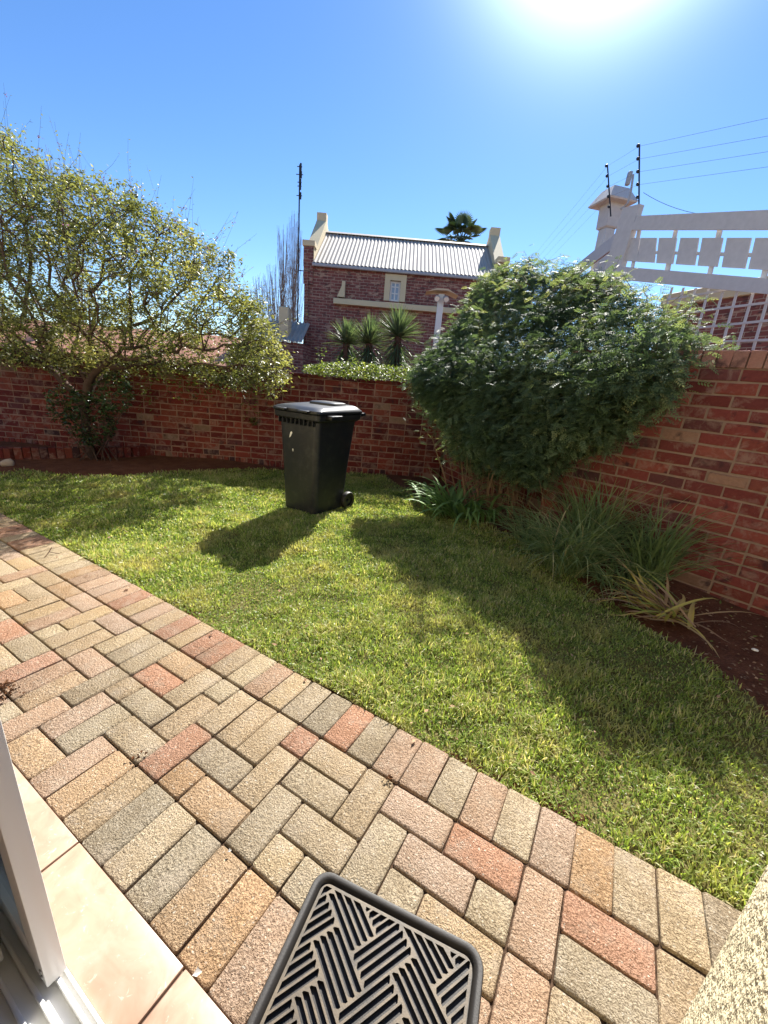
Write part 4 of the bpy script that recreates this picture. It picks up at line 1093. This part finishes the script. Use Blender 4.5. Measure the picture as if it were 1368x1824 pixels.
# aerial on the left gable
mast = empty('tv_aerial', tuple(atD(531, 500, HD+.5))); put(mast, 'thin tall aerial mast with small antennas beside the left gable', 'aerial')
mo = np.array(mast.location)
top = atD(529, 293, HD+.5)
MB().tube([np.array([0, 0, -2.2]), np.array([0, 0, top[2]-mo[2]])], .022, 6).build('pole', MAT['black_metal'], mast)
MB().tube([np.array([0, 0, .3]), RH*.4+np.array([0, 0, .3])], .015, 6).build('bracket', MAT['black_metal'], mast)
for k, (dz, l_) in enumerate(((-.05, .16), (-.25, .22), (-.45, .13), (-.55, .13), (-.8, .18))):
    zt = top[2]-mo[2]+dz; an = MB(); an.tube([-RH*l_*.5+[0, 0, zt], RH*l_*.5+[0, 0, zt]], .012, 5)
    an.tube([RH*l_*.2+[0, 0, zt-.09], RH*l_*.2+[0, 0, zt+.09]], .03, 6); an.build('antenna', MAT['black_metal'], mast)

# ------------------------------------------------------------------ other neighbouring roofs
MAT['rooftile'] = simple('clay_roof_tile', (0.36, 0.17, 0.115), .85, .2, var=.3, scale=6)
MAT['plaster'] = simple('beige_plaster', (0.50, 0.40, 0.29), .9, .1, var=.1)
lowD = 10.5
low = empty('tiled_roof_house', tuple(SD(0, lowD)), YAW); put(low, 'low house with clay tiled roof behind the flowering tree', 'house')
x0, _ = sz(-260, 600, lowD); x1, _ = sz(395, 640, lowD)
_, z0 = sz(180, 650, lowD); rise, run = 1.05, 2.4
MB().box(x0+.3, x1-.3, .4, 4.4, 0, z0-.01).build('wall', MAT['plaster'], low)
nrow = 14
for i in range(nrow):                                    # tile courses step over each other
    a, b_ = i/nrow, (i+1)/nrow
    MB().prism([(x0, a*run, z0+a*rise), (x0, b_*run+.05, z0+b_*rise+.02), (x0, b_*run+.05, z0+b_*rise-.02), (x0, a*run, z0+a*rise-.05)], (0, 0, 0), (x1-x0, 0, 0)).build('tile_course', MAT['rooftile'], low)
MB().prism([(x0, run, z0+rise), (x0, 2*run, z0), (x0, 2*run, z0-.05), (x0, run, z0+rise-.05)], (0, 0, 0), (x1-x0, 0, 0)).build('roof', MAT['rooftile'], low)
sh = empty('small_outbuilding', tuple(SD(0, 13.0)), YAW); put(sh, 'small low building with grey iron roof left of the brick house', 'building')
x0, z0 = sz(430, 600, 13.0); x1, _ = sz(538, 600, 13.0); _, z1 = sz(520, 573, 14.2)
MB().box(x0, x1, .15, 1.9, 0, z0-.03).build('wall', MAT['house_brick'], sh)
corrugated('roof', x0-.1, x1-.02, 0, z0, 1.2, z1, .125, .02, 'iron', sh)
q0_, w0_ = sz(500, 580, 13.0); MB().box(q0_-.12, q0_+.18, .2, .6, w0_-.3, w0_+.55).build('parapet', MAT['cream'], sh, True, .02, 1)

# ------------------------------------------------------------------ lamp post between wall and house
lp = atD(779, 590, 8.6); lamp = empty('lamp_post', (lp[0], lp[1], 0), YAW); put(lamp, 'white post with hooded cap and two floodlights in front of the house', 'lamp post')
zt = atD(781, 524, 8.6)[2]
MB().box(-.055, .055, -.055, .055, 0, zt).build('post', MAT['white'], lamp, True, .008, 2)
MB().prism([(-.3, -.17, zt+.0), (-.1, -.17, zt+.07), (.1, -.17, zt+.07), (.3, -.17, zt-.03), (.1, -.17, zt+.04), (-.1, -.17, zt+.035)], (0, 0, 0), (0, .34, 0)).build('hood', MAT['plaster'], lamp)
for sx in (-1, 1):
    lm = MB(); lm.tube([(sx*.06, -.06, zt-.06), (sx*.08, -.13, zt-.09), (sx*.085, -.17, zt-.11)], [.03, .05, .055], 12); lo_ = lm.build('floodlight', MAT['grey_plastic'], lamp, True)
    MB().tube([(sx*.085, -.1705, zt-.1105), (sx*.085, -.174, zt-.1125)], .045, 12).build('lens', MAT['white'], lo_)

# ------------------------------------------------------------------ plants beyond the wall
MAT['yucca'] = foliage('yucca_leaf', [(0, (0.06, 0.10, 0.055)), (.6, (0.13, 0.19, 0.10)), (1, (0.24, 0.3, 0.16))], trans=.35, rough=.45)
for k, (px, py, hd_, r_y, lab) in enumerate(((617, 612, 8.9, .42, 'left most of three spiky yuccas in front of the brick house'), (658, 612, 8.7, .42, 'middle one of three spiky yuccas in front of the brick house'), (709, 600, 8.6, .42, 'right most of three spiky yuccas in front of the brick house'))):
    c = atD(px, py, hd_); yc = empty('yucca', (c[0], c[1], 0)); put(yc, lab, 'yucca', 'yuccas beyond the back wall')
    MB().tube([(0, 0, 0), (.03, .02, c[2]*.5), (0, 0, c[2])], [.09, .08, .07], 8).build('trunk', MAT['bark'], yc, True)
    Vs, Fs, rn, k0 = [], [], [], 0
    for j in range(420):
        a = rng.uniform(0, 6.283); e_ = rng.uniform(-1.1, 1.5); low_ = e_ < -.1
        V, F = strap((0, 0, c[2]-(.5*rng.uniform() if low_ else 0)), a, r_y*rng.uniform(.75, 1.1)*(1.15, 1.3, 1.38)[k], .016, e_, rng.uniform(.05, .5), 0, 4)
        Vs.append(V); Fs.append(F+k0); k0 += len(V); rn.append(np.full(len(V), np.clip((.25 if low_ else .55)+rng.normal(0, .2), 0, 1)))
    put(link('crown', np_mesh('crown', np.concatenate(Vs), np.concatenate(Fs), np.concatenate(rn)), MAT['yucca'], yc), kind='stuff')
# fan palm behind the house
pc = atD(822, 421, 21.0); palm = empty('palm_tree', (pc[0], pc[1], 0)); put(palm, 'dark fan palm crown showing above the iron roof', 'palm')
MB().tube([(0, 0, 0), (.1, 0, pc[2]*.6), (0, 0, pc[2]-.2)], [.28, .22, .2], 10).build('trunk', MAT['bark'], palm, True)
MAT['palm'] = foliage('palm_leaf', [(0, (0.03, 0.06, 0.03)), (.6, (0.06, 0.10, 0.045)), (1, (0.14, 0.18, 0.08))], trans=.25, rough=.35)
for j in range(30):
    a = rng.uniform(0, 6.283); e_ = rng.uniform(-.7, 1.4); st = np.array([math.cos(a)*math.cos(e_), math.sin(a)*math.cos(e_), math.sin(e_)])
    c = np.array([0, 0, pc[2]-.1])+st*rng.uniform(.55, .75); Vs, Fs, k0 = [], [], 0
    sd = np.cross(st, (0, 0, 1.0)); sd /= np.linalg.norm(sd)+1e-9
    tube = MB().tube([(0, 0, pc[2]-.25), tuple(c)], [.03, .015], 5); k0 = len(tube.v)
    n_ = 22
    for i in range(n_):
        th = -1.75+3.5*i/(n_-1); d_ = st*math.cos(th)+sd*math.sin(th); d_ = d_/np.linalg.norm(d_); L = .52*(1-.15*abs(th))
        w_ = np.cross(d_, np.cross(st, sd)); w_ /= np.linalg.norm(w_)+1e-9
        tube.add([c, c+d_*L*.6+w_*.022, c+d_*L*1.15+np.array([0, 0, -.12]), c+d_*L*.6-w_*.022], [(0, 1, 2), (0, 2, 3)])
    me = tube.mesh('frond'); at = me.attributes.new('rnd', 'FLOAT', 'POINT'); at.data.foreach_set('value', np.full(len(me.vertices), float(rng.uniform(0.1, .9)), np.float32))
    link('frond', me, MAT['palm'], palm)
# bare winter trees
MAT['greybark'] = simple('pale_bark', (0.26, 0.22, 0.19), .9, .1, var=.2)
for k, (px, top_, bot, D, w, lab) in enumerate(((522, 375, 640, 26, 1.0, 'tall bare poplar closest to the aerial mast'), (503, 400, 640, 28, 1.0, 'bare poplar just left of the aerial mast'), (485, 470, 640, 30, 1.3, 'short bare tree left of the poplars'), (465, 490, 650, 24, 1.3, 'bare tree showing at the right edge of the flowering tree'), (135, 268, 600, 13, .7, 'bare twigs rising above the flowering tree'))):
    bpt = atD(px, bot, D); tpt = atD(px+(2 if k < 2 else 6), top_, D); bpt[2] = 0; bt = empty('bare_tree', tuple(bpt)); put(bt, lab, 'tree', 'bare winter trees')
    Hh = tpt[2]; n_ = 190 if k < 4 else 120
    u = rng.uniform(.25, 1, n_)**.8; rad_ = w*(.35+.65*np.sin(np.pi*np.clip(u*1.05, 0, 1)))*rng.uniform(.1, 1, n_)+.02; a = rng.uniform(0, 6.283, n_)
    T = np.stack([bpt[0]+rad_*np.cos(a), bpt[1]+rad_*np.sin(a), Hh*u], 1)
    spine = np.stack([np.linspace(bpt[0], tpt[0], 12)[1:], np.linspace(bpt[1], tpt[1], 12)[1:], np.linspace(0, Hh, 12)[1:]], 1)
    nodes = [bpt]; par_ = [-1]
    for q in spine: nodes.append(q); par_.append(len(nodes)-2)
    for q in T:
        i = max(0, min(10, int((q[2]/Hh-.22-.3*rng.uniform())*11))); a_ = nodes[i]; prev = i
        for t in (.34, .67, 1.0):
            nodes.append(np.array([a_[0]+(q[0]-a_[0])*t**.6, a_[1]+(q[1]-a_[1])*t**.6, a_[2]+(q[2]-a_[2])*t])+rng.normal(0, .02, 3)); par_.append(prev); prev = len(nodes)-1
    V, F, _, _ = skeleton_mesh(np.array(nodes), np.array(par_), .0075*D/26, 2.6, .09, 4, bpt)
    link('trunk', np_mesh('trunk', V, F), MAT['greybark'], bt)

# ------------------------------------------------------------------ fence, trellis and electric wires above the right-hand wall
VF = R(-47.6); FT = np.array([math.sin(VF), math.cos(VF), 0]); FN = np.array([FT[1], -FT[0], 0])     # FT runs away from us, FN is across
FP0 = onwall(1368, 620, -0.05)*1.85                           # where the fence passes over the wall at the picture's edge
def onf(x, y, off=0.0):
    v = ray(x, y); c = FP0@FN-off*np.sign(FP0@FN); t = c/(v@FN); return np.array([v[0]*t, v[1]*t, CAM_H+v[2]*t])
fence = empty('timber_fence', tuple(onf(1105, 500)*[1, 1, 0])); put(fence, 'white timber screen of rails and short boards above the right wall', 'fence')
fo = np.array(fence.location)
NV = FN*np.sign(FP0@FN)
def plank(name, pts, th, off, mat='fence', par=fence):
    """board on the fence plane: outline points in the plane, given thickness and offset towards us"""
    return MB().prism([p-np.array(par.location if par is fence else fence.location) for p in pts], -NV*(off+th), -NV*off).build(name, MAT[mat], par)
zq = lambda a, b: (1080+a*288/1368, 350+b*288/1368)
def quad(p): return [onf(*zq(*q)) for q in p]
def ext(p, q, t): return (p[0]+(q[0]-p[0])*t, p[1]+(q[1]-p[1])*t)
plank('top_rail', quad([(290, 172), ext((290, 172), (1368, 125), 1.6), ext((240, 290), (1368, 290), 1.55), (240, 290)]), .045, .03)
plank('middle_rail', quad([(150, 455), ext((150, 455), (1368, 480), 1.5), ext((150, 475), (1368, 515), 1.5), (150, 475)]), .03, -.03)
plank('bottom_rail', quad([(130, 597), ext((130, 597), (1368, 700), 1.5), ext((110, 705), (1368, 830), 1.5), (110, 705)]), .045, .03)
plank('post', quad([(165, 105), (310, 70), (60, 900), (-70, 900)]), .1, -.03)
ed = [(165, 290, 150, 268), (300, 432, 283, 412), (455, 602, 445, 570), (637, 790, 610, 755), (822, 995, 795, 945), (1030, 1235, 1000, 1180), (1272, 1500, 1225, 1430)]
for a, b_, c, d in ed:
    plank('board', quad([(a, 352), (b_, 352), (c if False else d, 545+(d-150)*.065), (c-15, 545+(c-150)*.065)]), .02, .002)
for (a, b_, c, d) in ((262, 283, 205, 222), (570, 592, 490, 525), (935, 970, 850, 880), (1395, 1435, 1300, 1340)):
    plank('upright', quad([(a-2, 285), (b_, 285), (d-8, 640+.08*(d-200)), (c-8, 640+.08*(c-200))]), .03, -.035)
# the fence turns the corner and runs away along the boundary
side_dir = np.array([math.sin(YAW*-1+math.atan(56/720)), math.cos(YAW*-1+math.atan(56/720)), 0])
sf = empty('timber_fence', tuple(onf(1100, 500)*[1, 1, 0])); put(sf, 'white timber fence running away behind the climber from the corner post', 'fence')
so = np.array(sf.location); zt0 = onf(1098, 405)[2]; nn_ = np.array([side_dir[1], -side_dir[0], 0])
for nm, za, zb in (('top_rail', zt0-.24, zt0), ('bottom_rail', zt0-1.0, zt0-.8)):
    MB().obox(side_dir*2.8+np.array([0, 0, (za+zb)/2]), side_dir*2.9, nn_*.02, np.array([0, 0, (zb-za)/2])).build(nm, MAT['fence'], sf)
for k in range(22):
    MB().obox(side_dir*(.15+.26*k)+np.array([0, 0, zt0-.52])+nn_*.035, side_dir*.1, nn_*.012, np.array([0, 0, .2])).build('board', MAT['fence'], sf)
# square trellis on top of the wall
trl = empty('trellis', tuple(onf(1300, 620)*[1, 1, 0])); put(trl, 'white square trellis standing on the coping of the right wall', 'trellis')
to = np.array(trl.location)
def slat(a, b_, w, off, nm):
    A, B = onf(*zq(*a), off), onf(*zq(*b_), off); d_ = (B-A)/2; L = np.linalg.norm(d_); u_ = d_/L; w_ = np.cross(u_, NV); MB().obox((A+B)/2-to, d_, w_*w/2, NV*.006).build(nm, MAT['fence'], trl)
for xt, xb in ((560, 395), (655, 500), (757, 607), (868, 725), (990, 850), (1110, 970), (1248, 1100), (1385, 1240), (1530, 1385), (1690, 1545)): slat((xt, 790+(xt-1110)*.04), (xb, 1300), .03, .0, 'upright_slat')
for (a, b_) in (((450, 885), (1000, 792)), ((500, 1005), (1368, 897)), ((500, 1140), (1368, 1050)), ((500, 1245), (1368, 1212))): slat(a, ext(a, b_, 1.35), .026, .0125, 'cross_slat')
# brick building seen through the trellis
nb = empty('neighbour_wall', tuple(SD(0, 0)), 0); 
def onf2(x, y, k=2.3): return onf(x, y, -k)
put(nb, 'brick wall with cream parapet beyond the trellis', 'wall')
wa, wb = onf2(1178, 560), onf2(1640, 560); zt1 = onf2(1260, 537)[2]; zt2 = onf2(1260, 512)[2]
wv = wb-wa; wv[2] = 0; wl = np.linalg.norm(wv); wu = wv/wl; wnv = np.array([-wu[1], wu[0], 0]); nb.location = (wa[0], wa[1], 0); nb.rotation_euler = (0, 0, math.atan2(wu[1], wu[0]))
MB().box(0, wl, 0, .25, 0, zt1-.003).build('wall', MAT['house_brick'], nb)
MB().box(-.05, wl, -.05, .3, zt1, zt2).build('parapet', MAT['cream'], nb, True, .01, 1)
# electric-fence stays and wires
def stay(px0, py0, px1, py1, off, label):
    A, B = onf(px0, py0, off), onf(px1, py1, off); r0 = empty('electric_fence_stay', tuple(A)); put(r0, label, 'fence post')
    MB().tube([np.zeros(3), B-A], .013, 6).build('pole', MAT['black_metal'], r0)
    pts = []
    for k in range(5):
        q = (B-A)*(1-k*.2-.02); pts.append(A+q); MB().tube([q-NV*.005, q-NV*.02, q-NV*.045], [.012, .028, .02], 8).build('insulator', MAT['black_metal'], r0)
    return pts
s1 = stay(1138, 372, 1139, 258, 0.0, 'taller black electric fence stay on the corner post')
s2 = stay(1088, 385, 1082, 294, -.5, 'shorter black electric fence stay left of the corner post')
par_dir = np.array([1.0, 0.0, 0])
for k in range(4):
    a = s1[k]
    w_ = empty('fence_wire', tuple(a)); b_ = onf(1420, [199, 233, 262, 290][k], 0.5); far = s2[k]+side_dir*6.5
    pts = [b_+(b_-a)*.6, b_, a, s2[k], far]
    m_ = MB(); m_.tube([p-a for p in pts], .0016, 4, False); bpy.data.objects.remove(w_)
    wo = m_.build('fence_wire', MAT['wire']); wo.location = tuple(a)
    put(wo, ['topmost', 'second', 'third', 'lowest'][k]+' electric fence wire strung from the corner post stays', 'wire', 'electric fence wires')
# slack cable hanging from the stay
cA = onf(1146, 343); cB = onf(1368, 383, .03); pts = [cA*(1-t)+cB*t+np.array([0, 0, -.30*4*t*(1-t)*.42]) for t in np.linspace(0, 1.3, 16)]
so_ = MB().tube([p-cA for p in pts], .003, 4, False).build('slack_cable', MAT['wire']); so_.location = tuple(cA); put(so_, 'slack grey cable drooping from the tall stay to the top rail', 'cable')
# hooded pillar head and floodlight behind the corner post
hp = onf(1083, 400, -1.0); hood = empty('pillar', (hp[0], hp[1], 0), YAW+.25); put(hood, 'cream pillar with flat overhanging cap behind the fence corner', 'pillar')
z0 = onf(1083, 408, -1.0)[2]; z1 = onf(1083, 372, -1.0)[2]; z2 = onf(1083, 351, -1.0)[2]
MB().box(-.11, .11, -.11, .11, 0, z0).build('shaft', MAT['fence'], hood, True, .01, 1)
MB().loft([[(sx*r_x, sy*r_x, z_) for sx, sy in ((-1, -1), (1, -1), (1, 1), (-1, 1))] for r_x, z_ in ((.125, z0), (.145, z0+.02), (.155, z1), (.16, z1+.03))]).build('head', MAT['fence'], hood)
MB().loft([[(sx*r_x, sy*r_x, z_) for sx, sy in ((-1, -1), (1, -1), (1, 1), (-1, 1))] for r_x, z_ in ((.30, z1+.025), (.315, z1+.05), (.17, z2+.06))]).build('cap', MAT['fence'], hood)
fl0 = onf(1106, 372, -.55); fl = empty('floodlight', tuple(fl0)); put(fl, 'small grey floodlight on a bent pipe between the two stays', 'light')
a_, b1_, c_ = onf(1118, 362, -.55), onf(1124, 340, -.55), onf(1128, 311, -.55)
MB().tube([np.zeros(3), (a_-fl0)*.6+np.array([0, 0, -.02]), a_-fl0, b1_-fl0, c_-fl0], .018, 8).build('pipe', MAT['grey_plastic'], fl, True)
lh = onf(1120, 318, -.6)-fl0; ud = onf(1123, 304, -.6)-onf(1116, 332, -.6); ud = ud/np.linalg.norm(ud)
MB().obox(lh, ud*.1, RH*.035, FH*.04).build('lamp_body', MAT['grey_plastic'], fl, True, .015, 2)

# ------------------------------------------------------------------ small things on the ground
def stone(px, py, r_, col, label, name='stone'):
    g = G(px, py, 0.0); g[2] = max(float(gz(g[0], g[1])), -.02)
    bm = bmesh.new(); bmesh.ops.create_icosphere(bm, subdivisions=2, radius=1)
    for v in bm.verts:
        k = 1+.18*math.sin(v.co.x*3+px)+.14*math.sin(v.co.y*4+py); v.co = Vector((v.co.x*r_[0]*k, v.co.y*r_[1]*k, v.co.z*r_[2]*k))
    for f in bm.faces: f.smooth = True
    me = bpy.data.meshes.new(name); bm.to_mesh(me); bm.free()
    o = link(name, me, simple(name+'_mat', col, .85, .2, var=.2, scale=30, bmp=.4)); o.location = (g[0], g[1], g[2]+r_[2]*.6); return put(o, label, 'stone')
stone(13, 829, (.075, .06, .05), (.42, .33, .26), 'pale rounded stone at the left end of the bed')
stone(1343, 1163, (.014, .012, .01), (.75, .72, .68), 'small white pebble on the bare soil by the wall')
MAT['litter'] = simple('leaf_litter', (.10, .045, .02), .9, .1, var=.4, scale=60)
def litter(px, py, n, r_, label, z=.004, mat='litter', name='dry_leaves', size=(.008, .018)):
    g = G(px, py, z); o = MB()
    for k in range(n):
        c = g+np.array([*rng.normal(0, r_, 2), rng.uniform(0, .006)]); a = rng.uniform(0, 6.283); L = rng.uniform(*size); d_ = np.array([math.cos(a), math.sin(a), 0]); w_ = np.array([-d_[1], d_[0], 0])*L*.35
        o.add([c-g, c-g+d_*L*.5+w_+[0, 0, .008], c-g+d_*L+[0, 0, .003], c-g+d_*L*.5-w_+[0, 0, .006]], [(0, 1, 2), (0, 2, 3)])
    q = o.build(name, MAT[mat]); q.location = tuple(g); put(q, label, 'leaves', kind='stuff'); return q
litter(14, 1236, 46, .022, 'clump of wet brown leaves on the paving by the door')
litter(8, 1222, 16, .015, 'small brown leaf scraps above the wet clump on the paving')
litter(690, 1386, 7, .005, 'dark crumpled leaf lying in the joint beside the border bricks')
litter(245, 1349, 8, .009, 'bits of dry leaf in the joint of the paving')
litter(345, 1735, 1, .003, 'single white petal on the orange paver beside the tiles', mat='spot', name='petal', size=(.02, .022))
litter(405, 1520, 1, .002, 'tiny white petal on the orange paver near the mat', mat='spot', name='petal', size=(.012, .014))
MAT['twig'] = simple('twig', (.06, .035, .025), .9, .1)
tg = G(88, 985, .004); two = MB().tube([np.array([-.09, .05, .003]), np.array([0, 0, .008]), np.array([.06, -.05, .004])], [.002, .003, .002], 5).tube([np.array([0, 0, .008]), np.array([.07, .03, .006])], .0018, 5).build('twig', MAT['twig']); two.location = tuple(tg); put(two, 'dark forked twig lying on the border bricks at the left', 'twig')

# litter and weeds in the bed under the wall
BED = [(1.9, 1.8), (0.95, 2.12), (0.53, 2.68), (-.43, 3.48), (-1.41, 3.95), (-1.5, 4.2), (1.9, 3.1)]
def bed_scatter(n, size, mat, name, label, cat, lift, zlo, zhi, lf):
    x = rng.uniform(-1.5, 1.9, n); y = rng.uniform(1.8, 4.3, n); ok = inpoly(x, y, BED) & (x*RWN[0]+y*RWN[1] < RW_D-.03); x, y = x[ok], y[ok]
    P = np.stack([x, y, gz(x, y)+rng.uniform(.004, lift, len(x))], 1); d_ = rand_dirs(len(P), zlo, zhi)
    V, F = scatter(lf[0], lf[1], P, frames(d_, rng.uniform(-.5, .5, len(P))), rng.uniform(*size, len(P)))
    put(link(name, np_mesh(name, V, F, np.repeat(rng.uniform(0, 1, len(P)), len(lf[0]))), MAT[mat]), label, cat, kind='stuff')
MAT['bedlitter'] = foliage('bed_litter', [(0, (0.08, 0.04, 0.026)), (.5, (0.2, 0.115, 0.07)), (1, (0.42, 0.29, 0.18))], trans=.1, rough=.9, spec=.1)
bed_scatter(5000, (.010, .032), 'bedlitter', 'leaf_litter', 'fallen brown leaf bits on the soil below the right wall', 'leaves', .014, -.15, .3, LEAF2)
bed_scatter(420, (.015, .035), 'creeper', 'weeds', 'small green weeds scattered over the soil of the bed', 'weeds', .025, .1, .8, LEAF)

nl = 260; x = rng.uniform(-5, 1.4, nl); y = rng.uniform(1.0, 4.4, nl); ok = (inpoly(x, y, LAWN) | (y < 1.2)) & (rng.uniform(0, 1, nl) < np.where(y < 1.2, .35, 1)); x, y = x[ok], y[ok]
zl = np.where(y < 1.2, .004, gz(x, y)+.04); P = np.stack([x, y, zl], 1)
V, F = scatter(LEAF2[0], LEAF2[1], P, frames(rand_dirs(len(P), -.1, .35), rng.uniform(-.6, .6, len(P))), rng.uniform(.012, .034, len(P)))
put(link('fallen_leaves', np_mesh('fallen_leaves', V, F, np.repeat(rng.uniform(.2, 1, len(P)), 4)), MAT['bedlitter']), 'small dry leaves scattered over the lawn and its edge', 'leaves', kind='stuff')

cg = G(884, 930, .02); cane = MB().tube([np.zeros(3), np.array([.01, .0, .16]), np.array([.035, .01, .33])], [.005, .0045, .004], 6).build('cane', MAT['drycane'] if 'drycane' in MAT else simple('dry_cane', (.5, .42, .28), .8)); cane.location = tuple(cg)
put(cane, 'thin pale dry stalk standing between the strap leaves and the grassy clump', 'stalk')
